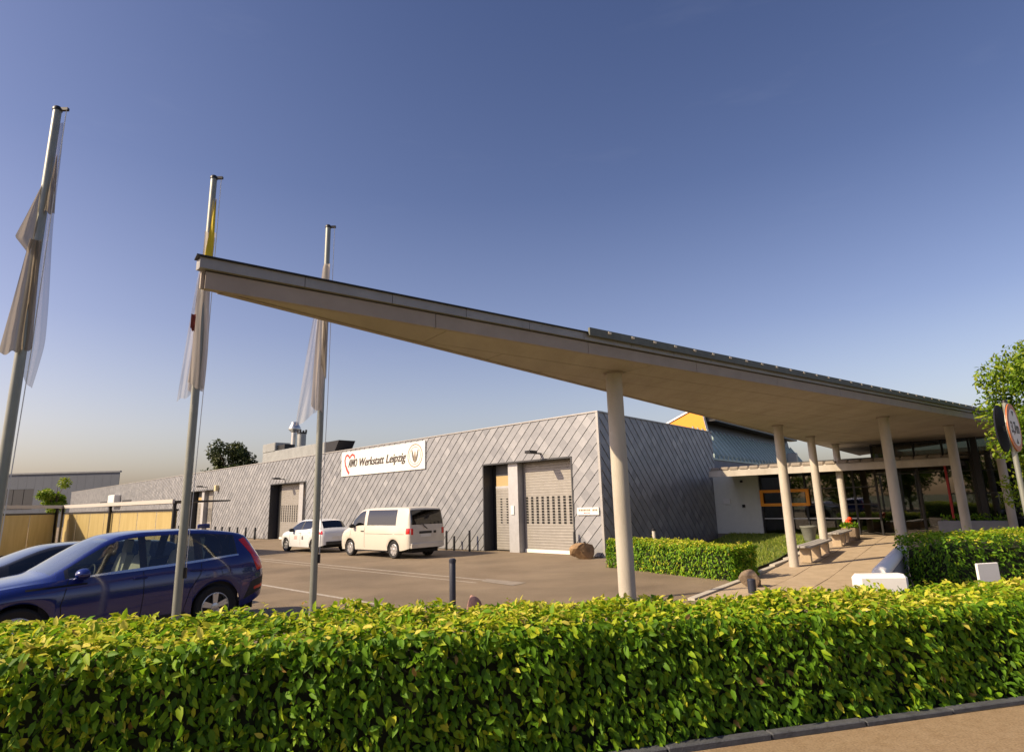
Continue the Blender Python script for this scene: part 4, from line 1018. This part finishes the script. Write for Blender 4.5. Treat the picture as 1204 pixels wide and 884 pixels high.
hang(t, ex, ey, 'wound_cloth', M_FLAGW, .02, 2.6, lambda v: -.11 + .05 * v, lambda v: .10 - .03 * v, -.07, .8, .02, 2.0, .0)
hang(t, ex, ey, 'tail', M_SHEERW, -.05, 2.1, lambda v: -.06, lambda v: -.08 - .16 * (1 - v) ** .8, .06, .8, .03, 2.6, .12)
hang(t, ex, ey, 'yellow_end', M_YELLOW, 2.15, 3.25, lambda v: -.045 + .10 * v, lambda v: .085 - .02 * v, .088, .6, .010, .2, 0)
hang(t, ex, ey, 'red_mark', M_RED, 1.86, 1.98, lambda v: -.05, lambda v: .115, .135, 1.0, .012, .2, -.12, 10, 4)
hang(t, ex, ey, 'maroon_mark', mat('maroon_cloth', (.2, .03, .02), .8), .98, 1.22, lambda v: -.15, lambda v: -.085, .12, 1.0, .01, .2, .05, 6, 4)
t, ex, ey = flag(2, 3.70, 'white furled flag with a loose sheer tail blown to one side')
hang(t, ex, ey, 'wound_cloth', M_FLAGW, .12, 2.95, lambda v: -.13 * (1 - v) ** .5 - .045, lambda v: .035 + .03 * v, .08, .9, .022, 1.5, .10)
hang(t, ex, ey, 'tail', M_SHEERW, .02, 2.5, lambda v: -.07, lambda v: -.10 - .33 * (1 - v) ** .85, .03, .8, .04, .3, .26)
hang(t, ex, ey, 'shadow_fold', M_FLAGG, .9, 2.0, lambda v: -.03 + .02 * v, lambda v: .075, .11, .6, .015, .8, .25, 14, 14)  # taupe strip laid on as the shade of a fold in white cloth

# ================================================================== ROUND SIGN
sgn = thing('road_sign', (6.26, 7.5, 0), 0, 'round red ringed height limit sign on a grey steel post', 'sign')
MB().lathe([(.03, -.02), (.03, 3.08)], n=14).build('post', M_POLE, sgn, True, local=True)
MB().lathe([(.034, 3.08), (.03, 3.11)], n=14).build('post_cap', M_DARK, sgn, True, local=True)
def disc(prof_r, yoff, y2, matl, name, face_dir, parent):
    """disc whose face looks along face_dir (2D)"""
    fx = (-face_dir[1], face_dir[0]); n = 40; P = []
    for yy in (yoff, y2):
        for k in range(n):
            a = 2 * math.pi * k / n; u, w = prof_r * math.cos(a), prof_r * math.sin(a)
            P.append((fx[0] * u + face_dir[0] * yy, fx[1] * u + face_dir[1] * yy, 2.76 + w))
    return MB().add(P, [tuple(range(n)), tuple(range(2 * n - 1, n - 1, -1))] + [(k, n + k, n + (k + 1) % n, (k + 1) % n) for k in range(n)]).build(name, matl, parent, local=True)
fa = math.radians(-68); fdn = (math.cos(fa), math.sin(fa)); fdn = (0.63, -0.777)
nf = np.array(fdn) / np.linalg.norm(fdn); fdn = tuple(nf)
disc(.30, .035, .05, M_SIGNRED, 'ring_plate', fdn, sgn)
disc(.235, .0505, .054, M_WHITE, 'white_face', fdn, sgn)
disc(.31, .03, .0345, M_POLE, 'rear_plate', fdn, sgn)
bk = (-nf[0] * .93 - nf[1] * -.36, -nf[1] * .93 - nf[0] * .36); 
disc(.30, .07, .085, M_SIGNBACK, 'dark_disc', (-nf[0], -nf[1]), sgn)
MB().box(-.02, .02, -.03, .03, 2.74, 2.78).build('bracket', M_POLE, sgn, local=True)
def sign_pt(u, w, e=.0565):
    fx = (-nf[1], nf[0]); return (fx[0] * u + nf[0] * e, fx[1] * u + nf[1] * e, 2.76 + w)
me = text_mesh('3,7m', .2, 0, .004)
co = np.empty(len(me.vertices) * 3); me.vertices.foreach_get('co', co); co = co.reshape(-1, 3)
mn, mx = co.min(0), co.max(0)
out = np.array([sign_pt((c[0] - (mn[0] + mx[0]) / 2) / (mx[0] - mn[0]) * .36, (c[1] - .07) * 1.0, .0545 + (c[2] - mn[2]) * .3) for c in co])
me.vertices.foreach_set('co', out.astype(np.float32).ravel()); me.update(); me.materials.clear(); me.materials.append(M_INK); link_mesh('lettering', me, sgn)
for s in (1, -1):
    MB().add([sign_pt(-.05, s * .205), sign_pt(.05, s * .205), sign_pt(0, s * .135)], [(0, 1, 2) if s < 0 else (0, 2, 1)]).build('triangle_mark', M_INK, sgn, local=True)
MB().box(-.045, .045, -.045, .045, 2.73, 2.79).build('clamp', M_POLE, sgn, local=True)

# ================================================================== CARS
def curve(pts):
    xs_, ys_ = np.array([p[0] for p in pts], float), np.array([p[1] for p in pts], float)
    h = np.diff(xs_); dl = np.diff(ys_) / h; m = np.zeros(len(xs_))
    for i in range(1, len(xs_) - 1):
        if dl[i - 1] * dl[i] > 0:
            w1, w2 = 2 * h[i] + h[i - 1], h[i] + 2 * h[i - 1]; m[i] = (w1 + w2) / (w1 / dl[i - 1] + w2 / dl[i])
    m[0], m[-1] = dl[0], dl[-1]
    def f(x):
        i = int(np.clip(np.searchsorted(xs_, x) - 1, 0, len(h) - 1)); t = min(max((x - xs_[i]) / h[i], 0), 1)
        return ((1 + 2 * t) * (1 - t) ** 2 * ys_[i] + t * (1 - t) ** 2 * h[i] * m[i] + t * t * (3 - 2 * t) * ys_[i + 1] + t * t * (t - 1) * h[i] * m[i + 1])
    return f
def make_car(name, sp, loc, ang, label, cat, group=None):
    root = thing(name, loc, ang, label, cat, group)
    L = sp['L']; r = sp['wr']; Ra = r * sp.get('arch', 1.15); axles = sp['ax']
    c = {k: curve(sp[k]) for k in ('zl', 'zm', 'wm', 'zb', 'wb', 'zt', 'wt')}; crown = curve(sp['crown'])
    st = set(np.round(np.arange(0, L, .07), 3)) | {0.015, .04, L, L - .015, L - .04} | set(sp['cuts'])
    for a in axles:
        for k in range(0, 25): st.add(round(a + Ra * math.cos(math.pi * k / 24), 4))
        st |= {round(a + Ra + .002, 4), round(a - Ra - .002, 4)}
    st = sorted(s for s in st if 0 <= s <= L); st = [s for i, s in enumerate(st) if i == 0 or s - st[i - 1] > .0015]
    def ring(s):
        zl = c['zl'](s); wm, zm, zb, wb, zt, wt, cr = c['wm'](s), c['zm'](s), c['zb'](s), c['wb'](s), c['zt'](s), c['wt'](s), crown(s)
        flare = 0
        for a in axles:
            d = abs(s - a)
            if d < Ra: zl = max(zl, r + math.sqrt(Ra * Ra - d * d))
            if d < Ra * 1.25: flare = max(flare, .018 * math.cos(d / (Ra * 1.25) * math.pi / 2))
        zm = max(zm, zl + .03); zb = max(zb, zm + .03); zt = max(zt, zb + .012)
        wl = wm - .045 + flare * 2; wm_ = wm + flare
        up = lambda t, b=0: (wb + (wt - wb) * t + b, zb + (zt - zb) * t)
        return [(wl, zl), (wl + (wm_ - wl) * .75, zl + (zm - zl) * .4), (wm_, zm), (wm_ + (wb - wm_) * .35, zm + (zb - zm) * .55), (wb, zb),
                up(.07), up(.5, .018 * min(1, (zt - zb) / .3)), up(.90, .008 * min(1, (zt - zb) / .3)), (wt * .985, zt + cr * .1), (wt * .90, zt + cr * .38), (wt * .55, zt + cr * .8), (0.0, zt + cr)]
    R = [ring(s) for s in st]; NR = len(R[0]); X = lambda s: L / 2 - s
    V = []; 
    for s, rg in zip(st, R):
        V += [(X(s), y, z) for y, z in rg] + [(X(s), -y, z) for y, z in rg[:-1][::-1]]
    W = 2 * NR - 1; keys = {}
    def put(key, f): keys.setdefault(key, []).append(f)
    for i in range(len(st) - 1):
        sm = (st[i] + st[i + 1]) / 2
        for j in range(W - 1):
            jj = j if j < NR - 1 else W - 2 - j; side = 1 if j < NR - 1 else -1
            put(sp['part'](sm, jj, side), (i * W + j, (i + 1) * W + j, (i + 1) * W + j + 1, i * W + j + 1))
    b = 0
    put('body', tuple(range(W)))                                   # nose
    b = (len(st) - 1) * W; put('body', tuple(b + k for k in range(W - 1, -1, -1)))
    full = bpy.data.meshes.new('tmp'); full.from_pydata(V, [], [f for fs_ in keys.values() for f in fs_]); full.update()
    vn = np.empty(len(V) * 3); full.vertices.foreach_get('normal', vn); vn = vn.reshape(-1, 3); bpy.data.meshes.remove(full)
    body = None
    for key in ['body'] + [k for k in keys if k != 'body']:
        fs_ = keys[key]; used = sorted({i for f in fs_ for i in f}); mp = {o: n for n, o in enumerate(used)}
        nm = key.split(':')[0]
        me = bpy.data.meshes.new(nm); me.from_pydata([V[i] for i in used], [], [tuple(mp[i] for i in f) for f in fs_]); me.update()
        me.polygons.foreach_set('use_smooth', [len(f) < 6 for f in fs_])
        me.normals_split_custom_set_from_vertices([tuple(vn[i]) for i in used])
        me.materials.append(sp['mats'][nm]); o = link_mesh(nm, me, root)
        if key == 'body': body = o
    def yside(s, z):
        rg = ring(s); 
        for (y0, z0), (y1, z1) in zip(rg, rg[1:]):
            if z0 <= z <= z1 and z1 > z0: return y0 + (y1 - y0) * (z - z0) / (z1 - z0)
        return rg[-3][0] if z > rg[-1][1] else rg[0][0]
    def patch(nm, q, matl, sides=(1, -1), off=.006, parent=None, nu=8, nv=4):
        """q: four (s,z) corners"""
        for sd_ in sides:
            P = []
            for j in range(nv + 1):
                for i in range(nu + 1):
                    u, v = i / nu, j / nv
                    s = (q[0][0] * (1 - u) + q[1][0] * u) * (1 - v) + (q[3][0] * (1 - u) + q[2][0] * u) * v
                    z = (q[0][1] * (1 - u) + q[1][1] * u) * (1 - v) + (q[3][1] * (1 - u) + q[2][1] * u) * v
                    e = off if 0 < i < nu and 0 < j < nv else off * .5
                    P.append((X(s), sd_ * (yside(s, z) + e), z))
            F = [(j * (nu + 1) + i, j * (nu + 1) + i + 1, (j + 1) * (nu + 1) + i + 1, (j + 1) * (nu + 1) + i) for j in range(nv) for i in range(nu)]
            if sd_ > 0: F = [f[::-1] for f in F]
            MB().add(P, F).build(nm, matl, parent or root, True, local=True)
    def seam(pts, w=.010, matl=M_BLACK, nm='door_seam', sides=(1, -1), off=.003):
        for sd_ in sides:
            P = []; 
            dense = []
            for (a, b_) in zip(pts, pts[1:]):
                for k in range(6): dense.append((a[0] + (b_[0] - a[0]) * k / 6, a[1] + (b_[1] - a[1]) * k / 6))
            dense.append(pts[-1])
            for i, (s, z) in enumerate(dense):
                a, b_ = dense[max(i - 1, 0)], dense[min(i + 1, len(dense) - 1)]; d = np.array([b_[0] - a[0], b_[1] - a[1]]); d /= np.linalg.norm(d); q = (-d[1] * w / 2, d[0] * w / 2)
                for k in (1, -1):
                    ss, zz = s + q[0] * k, z + q[1] * k; P.append((X(ss), sd_ * (yside(ss, zz) + off), zz))
            F = [(2 * i, 2 * i + 1, 2 * i + 3, 2 * i + 2) for i in range(len(dense) - 1)]
            MB().add(P, F).build(nm, matl, root, local=True)
    # wheels
    tw = sp.get('tw', .225); R_ = r; ri = r * .66
    wmesh = MB().lathe([(ri, -tw / 2 + .02), (R_ * .9, -tw / 2), (R_ * .975, -tw / 2 + .025), (R_, -tw / 2 + .06), (R_, tw / 2 - .06), (R_ * .975, tw / 2 - .025), (R_ * .9, tw / 2), (ri, tw / 2 - .02)], n=40, axis='y', close=True).mesh('wheel', M_TYRE, True)
    rb = MB(); yo_ = tw / 2 - .03
    rb.lathe([(ri * 1.01, -tw / 2 + .03), (ri * 1.01, yo_), (ri * .93, yo_ + .008), (ri * .90, yo_ - .02), (ri * .88, -.02)], n=40, axis='y', close=True)
    ns_ = sp.get('spokes', 5)
    for k in range(ns_):
        for dd in ((-.13, .13) if ns_ == 5 else (0,)):
            a = 2 * math.pi * k / ns_ + .3; a2 = a + dd
            ca_, sa_ = math.cos(a2), math.sin(a2); w0, w1 = (.030, .022) if ns_ == 5 else (.05, .06)
            P = []
            for rr, w_, yy in ((.03, w0, yo_ - .005), (ri * .92, w1, yo_ - .0)):
                for e, yq in ((-1, yy), (1, yy), (1, yy - .03), (-1, yy - .03)): P.append((rr * ca_ - e * w_ * sa_, yq, rr * sa_ + e * w_ * ca_))
            rb.add(P, [(0, 1, 2, 3), (4, 7, 6, 5), (0, 4, 5, 1), (1, 5, 6, 2), (2, 6, 7, 3), (3, 7, 4, 0)])
    rb.lathe([(.065, yo_ - .03), (.065, yo_ + .004), (.04, yo_ + .012)], n=20, axis='y')
    rmesh = rb.mesh('rim', M_RIM, True); bmesh_ = MB().lathe([(ri * .87, -.03), (ri * .87, .0)], n=30, axis='y').mesh('brake_disc', M_PLASTIC)
    for a in axles:
        ym = c['wm'](a) - .02 - tw / 2
        for sd_ in (1, -1):
            w = link_mesh('wheel', wmesh, root); w.location = (X(a), sd_ * ym, r - .004); w.rotation_euler = (0, 0, 0 if sd_ > 0 else math.pi)
            q = link_mesh('rim', rmesh, w); q = link_mesh('brake_disc', bmesh_, w)
    # underbody, arches and cabin tub
    zf = .30; ub = MB(); yw = c['wm'](L / 2) - .02
    ub.box(X(L - .15), X(.2), -yw + tw + .06, yw - tw - .06, zf - .08, zf + .06)
    ub.box(X(axles[1] - Ra - .02), X(axles[0] + Ra + .02), -yw + .03, yw - .03, zf - .06, zf + .05)
    ub.build('underbody', M_BLACK, root, local=True)
    tub = MB(); zbm = c['zb'](L / 2)
    for sd_ in (1, -1): tub.box(X(sp['cab'][1]), X(sp['cab'][0]), sd_ * (c['wb'](L / 2) - .10) - .02, sd_ * (c['wb'](L / 2) - .10) + .02, zf + .05, zbm - .06)
    tub.box(X(sp['cab'][0]) - .02, X(sp['cab'][0]) + .30, -yw + .12, yw - .12, zf, c['zb'](sp['cab'][0]) - .03)     # dashboard
    tub.box(X(sp['cab'][1]), X(sp['cab'][1] - .9), -yw + .12, yw - .12, zf, zbm - .12)                                # load floor
    tub.build('cabin_trim', M_SEAT_D, root, local=True)
    for i, (s, nseat) in enumerate(sp['seats']):
        for k in range(nseat):
            y0 = (k - (nseat - 1) / 2) * (.74 if nseat == 2 else .46); sb_ = MB(); zs = sp.get('seat_z', .62)
            sb_.bevbox(X(s) - .12, X(s) + .42, y0 - .24, y0 + .24, zf, zs, .05)
            P = [];  # leaning backrest
            for zz, xx, hw in ((zs - .1, 0, .24), (zs + .30, -.10, .24), (zs + .56, -.17, .19), (zs + .60, -.18, .10), (zs + .63, -.18, .11), (zs + .80, -.20, .10), (zs + .82, -.2, .06)):
                for e, f_ in ((-1, 1), (1, 1), (1, -1), (-1, -1)): P.append((X(s) - .1 + xx + f_ * (.06 if zz < zs + .58 else .045), y0 + e * hw, zz))
            F = [(0, 1, 2, 3), (24, 27, 26, 25)]
            for q in range(6):
                for e in range(4): F.append((q * 4 + e, q * 4 + 4 + e, q * 4 + 4 + (e + 1) % 4, q * 4 + (e + 1) % 4))
            sb_.add(P, F); o = sb_.build('seat', sp['seat_mat'], root, True, local=True)
    s0_, y0_ = sp['cab'][0] + .42, .37
    MB().tube([(X(s0_) - .05 * math.sin(t), y0_ + .18 * math.cos(t), zbm - .06 + .18 * math.sin(t)) for t in np.linspace(0, 6.2832, 20)], .015, 6, False).build('steering_wheel', M_PLASTIC, root, True, local=True)
    # mirrors
    for sd_ in (1, -1):
        s, z = sp['mirror']; bm = bmesh.new(); bmesh.ops.create_uvsphere(bm, u_segments=16, v_segments=10, radius=1)
        for v in bm.verts:
            v.co = Vector((max(v.co.x, -.45) * .12, v.co.y * .13, v.co.z * .085 * (1 - .15 * v.co.y * sd_)))
        me = bpy.data.meshes.new('mirror'); bm.to_mesh(me); bm.free(); me.materials.append(sp['mats'].get('mirror', sp['mats']['body'])); me.polygons.foreach_set('use_smooth', [True] * len(me.polygons))
        o = link_mesh('mirror', me, root); yb = yside(s, z - .06); o.location = (X(s), sd_ * (yb + .13), z)
        m_ = MB(); m_.box(-.03, .03, -.12 * sd_ - .06, -.12 * sd_ + .06, -.075, -.035); link_mesh('bracket', m_.mesh('bracket', M_PLASTIC), o)
    for (s, z) in sp['handles']:
        for sd_ in (1, -1):
            y = yside(s, z); MB().bevbox(X(s) - .10, X(s) + .10, y * sd_ - .022, y * sd_ + .030, z - .016, z + .016, .008).build('door_handle', sp['mats'].get('handle', sp['mats']['body']), root, local=True)
    return root, patch, seam, yside, X

def part_fn(A, W, wind, rear, chrome=None, rj=9):
    """A: belt rings; W: list of side glass spans; wind/rear: spans along the length for the screens"""
    def f(s, j, side):
        if j in (5, 6):
            for k, (a, b) in enumerate(W):
                if a < s < b: return f'side_window:{side}{k}'
            if W[0][0] - .05 < s < W[-1][1] + .03: return f'pillar_trim:{side}{sum(s > b_ for _, b_ in W)}'
        if chrome and j == 4 and chrome[0] < s < chrome[1]: return f'window_trim:{side}'
        if j >= 9 and wind[0] < s < wind[1]: return 'windscreen'
        if j >= rj and rear[0] < s < rear[1]: return 'rear_window'
        return 'body'
    return f

suv = dict(L=4.63, wr=.365, ax=(.90, 3.67), arch=1.16,
    zl=[(0, .34), (.2, .26), (.6, .25), (1.5, .27), (3.0, .28), (4.2, .32), (4.5, .42), (4.63, .50)],
    zm=[(0, .62), (.3, .80), (.9, .84), (2, .82), (3.6, .86), (4.3, .86), (4.63, .80)],
    wm=[(0, .52), (.04, .66), (.14, .78), (.35, .875), (.8, .935), (1.5, .94), (3.4, .94), (4.0, .93), (4.35, .885), (4.52, .82), (4.6, .74), (4.63, .66)],
    zb=[(0, .74), (.06, .82), (.2, .90), (.5, .965), (1.0, 1.02), (1.5, 1.05), (2.4, 1.085), (3.4, 1.14), (4.0, 1.19), (4.3, 1.20), (4.5, 1.12), (4.63, .94)],
    wb=[(0, .46), (.06, .60), (.2, .72), (.5, .80), (1.0, .845), (1.6, .865), (2.6, .875), (3.5, .865), (4.1, .83), (4.4, .79), (4.55, .73), (4.63, .60)],
    zt=[(0, .76), (.2, .92), (.6, .99), (1.0, 1.045), (1.22, 1.085), (1.35, 1.15), (1.75, 1.41), (2.0, 1.555), (2.2, 1.625), (2.6, 1.665), (3.2, 1.665), (3.8, 1.62), (4.15, 1.565), (4.28, 1.52), (4.42, 1.33), (4.52, 1.17), (4.63, .96)],
    wt=[(0, .40), (.3, .66), (1.0, .72), (1.25, .73), (1.7, .66), (2.1, .60), (3.2, .60), (4.0, .575), (4.3, .57), (4.5, .64), (4.63, .54)],
    crown=[(0, .01), (.5, .035), (1.1, .04), (1.8, .04), (2.4, .035), (4.0, .035), (4.4, .03), (4.63, .01)],
    cuts=(1.42, 2.42, 2.53, 3.28, 3.42, 4.02, 1.27, 2.07, 4.27, 4.50, 4.10, 1.40),
    part=part_fn(None, [(1.47, 2.42), (2.53, 3.28), (3.42, 4.0)], (1.27, 2.05), (4.27, 4.49), (1.45, 4.05)),
    mats=dict(body=M_BLUE, side_window=G_CAR, pillar_trim=M_BLACKCAR, window_trim=M_CHROME, windscreen=G_WIND, rear_window=G_DARK),
    cab=(1.45, 4.1), seats=((2.35, 2), (3.25, 2)), seat_mat=M_SEAT_B, seat_z=.72, mirror=(1.62, 1.12), handles=((2.42, .98), (3.30, 1.02)))
RH = np.array([-.625, -.781]); RH /= np.linalg.norm(RH); RLf = np.array([-RH[1], RH[0]])
rc = np.array([-5.36, 11.02]) - RLf * .81 + RH * (3.67 - 4.63 / 2)
SUV_LOC, SUV_ANG = (*rc, 0), math.atan2(RH[1], RH[0])
o, patch, seam, ys_, X_ = make_car('blue_suv', suv, SUV_LOC, SUV_ANG, 'dark blue estate SUV with red tail lights parked behind the flagpoles', 'car')
patch('tail_light', [(4.12, 1.46), (4.24, 1.50), (4.44, 1.20), (4.30, 1.20)], M_TAIL); patch('tail_light', [(4.30, 1.198), (4.44, 1.198), (4.57, .93), (4.41, .90)], M_TAIL)
patch('reflector', [(4.36, .56), (4.56, .60), (4.56, .66), (4.36, .62)], M_TAIL)
patch('bumper_trim', [(4.16, .42), (4.55, .56), (4.58, .80), (4.30, .72)], M_PLASTIC, off=.004)
patch('sill_trim', [(1.42, .29), (3.16, .30), (3.16, .36), (1.42, .35)], M_PLASTIC, off=.005, nu=16, nv=2)
patch('headlight', [(.10, .74), (.62, .86), (.62, .94), (.10, .82)], M_TAILW)
seam([(1.46, 1.04), (1.38, .7), (1.42, .36)]); seam([(2.47, 1.07), (2.48, .7), (2.46, .37)]); seam([(3.38, 1.12), (3.36, .95), (3.20, .70), (3.12, .38)])
seam([(.95, .955), (1.3, .965), (1.7, .975)], .025); seam([(3.72, 1.02), (3.86, 1.04), (3.88, .92), (3.74, .89), (3.71, 1.0)], .006)
MB().bevbox(X_(3.75) - .13, X_(3.75) + .10, -.03, .03, 1.68, 1.76, .02).build('roof_antenna', M_BLUE, o, local=True)

sedan = dict(suv); sedan.update(L=4.6, zt=[(a, b if b < 1.1 else 1.06 + (b - 1.06) * .62) for a, b in suv['zt']],
    zb=[(a, b * .93) for a, b in suv['zb']], zm=[(a, b * .93) for a, b in suv['zm']], wr=.32, arch=1.15,
    mats=dict(body=M_BLACKCAR, side_window=G_DARK, pillar_trim=M_BLACKCAR, window_trim=M_BLACKCAR, windscreen=G_WIND, rear_window=G_DARK), seat_mat=M_SEAT_D, seat_z=.55, mirror=(1.80, 1.02))
for k in ('zl', 'zm', 'wm', 'zb', 'wb', 'zt', 'wt', 'crown'): sedan[k] = [(min(a, 4.6) if a < 4.62 else 4.6, b) for a, b in sedan[k] if not (4.595 <= a < 4.62)]
sedan['handles'] = ((2.42, .90), (3.30, .94))
dloc = rc - RLf * 2.75 + RH * .15
make_car('black_car', sedan, (*dloc, 0), SUV_ANG, 'black car parked on the far side of the blue SUV', 'car')

van = dict(L=4.89, wr=.335, ax=(.92, 3.92), arch=1.16, spokes=7,
    zl=[(0, .32), (.2, .26), (1, .28), (4.3, .30), (4.7, .36), (4.89, .42)],
    zm=[(0, .60), (.3, .78), (1, .80), (4.89, .80)],
    wm=[(0, .60), (.05, .74), (.2, .86), (.5, .93), (1, .95), (4.4, .95), (4.7, .935), (4.83, .90), (4.89, .84)],
    zb=[(0, .76), (.08, .88), (.3, 1.0), (.7, 1.10), (1.2, 1.17), (2, 1.20), (4.6, 1.20), (4.80, 1.16), (4.89, 1.08)],
    wb=[(0, .56), (.08, .70), (.3, .82), (.7, .89), (1.2, .915), (4.5, .92), (4.75, .90), (4.85, .86), (4.89, .82)],
    zt=[(0, .78), (.3, 1.03), (.6, 1.12), (.75, 1.18), (.9, 1.30), (1.3, 1.64), (1.55, 1.81), (1.8, 1.89), (2.4, 1.92), (4.4, 1.92), (4.66, 1.90), (4.74, 1.84), (4.80, 1.62), (4.85, 1.36), (4.87, 1.2), (4.89, 1.09)],
    wt=[(0, .5), (.3, .76), (.8, .82), (1.5, .80), (2, .79), (4.4, .79), (4.7, .775), (4.85, .80), (4.89, .79)],
    crown=[(0, .01), (.6, .04), (2, .035), (4.4, .035), (4.75, .02), (4.89, .005)],
    cuts=(1.02, 1.92, 2.12, 4.05, 4.752, 4.862, .80, 1.52), cab=(1.15, 4.55),
    part=part_fn(None, [(1.05, 1.92), (2.12, 4.05)], (.80, 1.50), (4.752, 4.862), None, 8),
    mats=dict(body=M_CREAM, side_window=G_DARK, pillar_trim=M_CREAM, window_trim=M_CREAM, windscreen=G_WIND, rear_window=G_DARK, mirror=M_PLASTIC, handle=M_PLASTIC),
    seats=((2.05, 2), (3.1, 3)), seat_mat=M_SEAT_D, seat_z=.78, mirror=(1.22, 1.22), handles=((1.84, 1.02),))
VH = np.array([-.745, .667]); VH /= np.linalg.norm(VH); VL = np.array([-VH[1], VH[0]])
vc = np.array([-4.72, 24.05]) - VL * .80 + VH * (3.92 - 4.89 / 2)
o, patch, seam, ys_, X_ = make_car('van', van, (*vc, 0), math.atan2(VH[1], VH[0]), 'cream passenger van with dark windows parked along the shingled wall', 'van')
patch('tail_light', [(4.70, .93), (4.865, .93), (4.865, 1.14), (4.70, 1.14)], M_TAIL, off=.012)
seam([(1.98, 1.2), (2.0, .8), (1.98, .36)], .014, M_PLASTIC); seam([(1.0, 1.12), (.98, .8)], .012, M_PLASTIC); seam([(2.05, .92), (4.6, .92)], .012, M_PLASTIC)
xr = X_(4.89)
MB().box(xr - .012, xr + .012, -.20, .42, .93, 1.02).build('handle_strip', M_PLASTIC, o, local=True)
MB().box(xr - .012, xr + .01, -.16, .36, .80, .915).build('number_plate', M_WHITE, o, local=True)
MB().bevbox(xr - .05, xr + .04, -.82, .82, .40, .58, .02).build('rear_bumper', M_CREAM, o, local=True)
for sd_ in (1, -1): MB().bevbox(xr - .012, xr + .03, sd_ * .77 - .055, sd_ * .77 + .055, .90, 1.13, .01).build('tail_light', M_TAIL, o, local=True)
MB().box(xr - .014, xr + .012, -.42, -.30, .93, 1.02).build('badge', M_PLASTIC, o, local=True)
MB().add([(xr - .005, .0, 1.10), (xr - .0, .03, 1.09), (xr - .055, .36, 1.30), (xr - .06, .33, 1.32), (xr + .012, .0, 1.115), (xr + .012, .03, 1.10), (xr - .035, .36, 1.31), (xr - .04, .33, 1.33)], [(0, 1, 2, 3), (4, 7, 6, 5), (0, 4, 5, 1), (1, 5, 6, 2), (2, 6, 7, 3), (3, 7, 4, 0)]).build('rear_wiper', M_PLASTIC, o, local=True)

hat = dict(L=3.95, wr=.30, ax=(.80, 3.29), arch=1.15, spokes=5, tw=.19,
    zl=[(0, .28), (.2, .22), (1, .24), (3, .25), (3.7, .28), (3.95, .36)],
    zm=[(0, .52), (.3, .68), (.8, .70), (2.5, .72), (3.3, .76), (3.95, .70)],
    wm=[(0, .48), (.05, .60), (.2, .73), (.5, .82), (1, .855), (2.8, .86), (3.4, .85), (3.7, .81), (3.87, .74), (3.95, .62)],
    zb=[(0, .64), (.1, .74), (.4, .86), (.9, .93), (1.5, .96), (2.5, 1.0), (3.3, 1.06), (3.65, 1.06), (3.85, .98), (3.95, .84)],
    wb=[(0, .42), (.1, .58), (.4, .72), (.9, .78), (1.5, .80), (2.6, .80), (3.3, .77), (3.7, .72), (3.87, .67), (3.95, .56)],
    zt=[(0, .66), (.4, .89), (.85, .97), (1.0, 1.02), (1.5, 1.29), (1.75, 1.40), (2.0, 1.45), (2.6, 1.465), (3.2, 1.44), (3.42, 1.39), (3.6, 1.22), (3.76, 1.04), (3.88, .95), (3.95, .85)],
    wt=[(0, .36), (.4, .62), (1, .68), (1.6, .60), (2, .56), (3, .55), (3.4, .53), (3.7, .58), (3.95, .50)],
    crown=[(0, .01), (.5, .03), (1.4, .035), (2.6, .035), (3.5, .03), (3.95, .01)],
    cuts=(1.2, 2.12, 2.22, 2.95, 1.04, 1.78, 3.42, 3.72), cab=(1.2, 3.4),
    part=part_fn(None, [(1.2, 2.12), (2.22, 2.98)], (1.04, 1.76), (3.43, 3.72), None, 8),
    mats=dict(body=M_WHITECAR, side_window=G_DARK, pillar_trim=M_PLASTIC, window_trim=M_WHITECAR, windscreen=G_WIND, rear_window=G_DARK, mirror=M_PLASTIC),
    seats=((2.0, 2), (2.8, 2)), seat_mat=M_SEAT_D, seat_z=.56, mirror=(1.5, 1.0), handles=((2.1, .88), (2.9, .92)))
HHd = np.array([-.75, .661]); HHd /= np.linalg.norm(HHd); HL = np.array([-HHd[1], HHd[0]])
hc = np.array([-9.2, 28.05]) - HL * .73 + HHd * (3.29 - 3.95 / 2)
o, patch, seam, ys_, X_ = make_car('hatchback', hat, (*hc, 0), math.atan2(HHd[1], HHd[0]), 'small white hatchback with door logos parked ahead of the cream van', 'car')
patch('tail_light', [(3.58, .84), (3.88, .82), (3.84, .97), (3.50, 1.02)], M_TAIL, off=.010)
patch('door_logo', [(1.62, .58), (1.90, .58), (1.90, .76), (1.62, .76)], mat('pink_logo', (.55, .38, .36), .5), off=.008); patch('door_logo', [(2.32, .58), (2.46, .58), (2.46, .74), (2.32, .74)], M_GREYINK, off=.008)
seam([(1.22, .94), (1.20, .5), (1.25, .32)], .012); seam([(2.17, .98), (2.19, .6), (2.16, .32)], .012)
xr = X_(3.95)
MB().bevbox(xr - .06, xr + .012, -.58, .58, .36, .50, .02).build('rear_bumper', M_PLASTIC, o, local=True)
MB().box(xr - .012, xr + .01, -.26, .26, .62, .73).build('number_plate', M_WHITE, o, local=True)
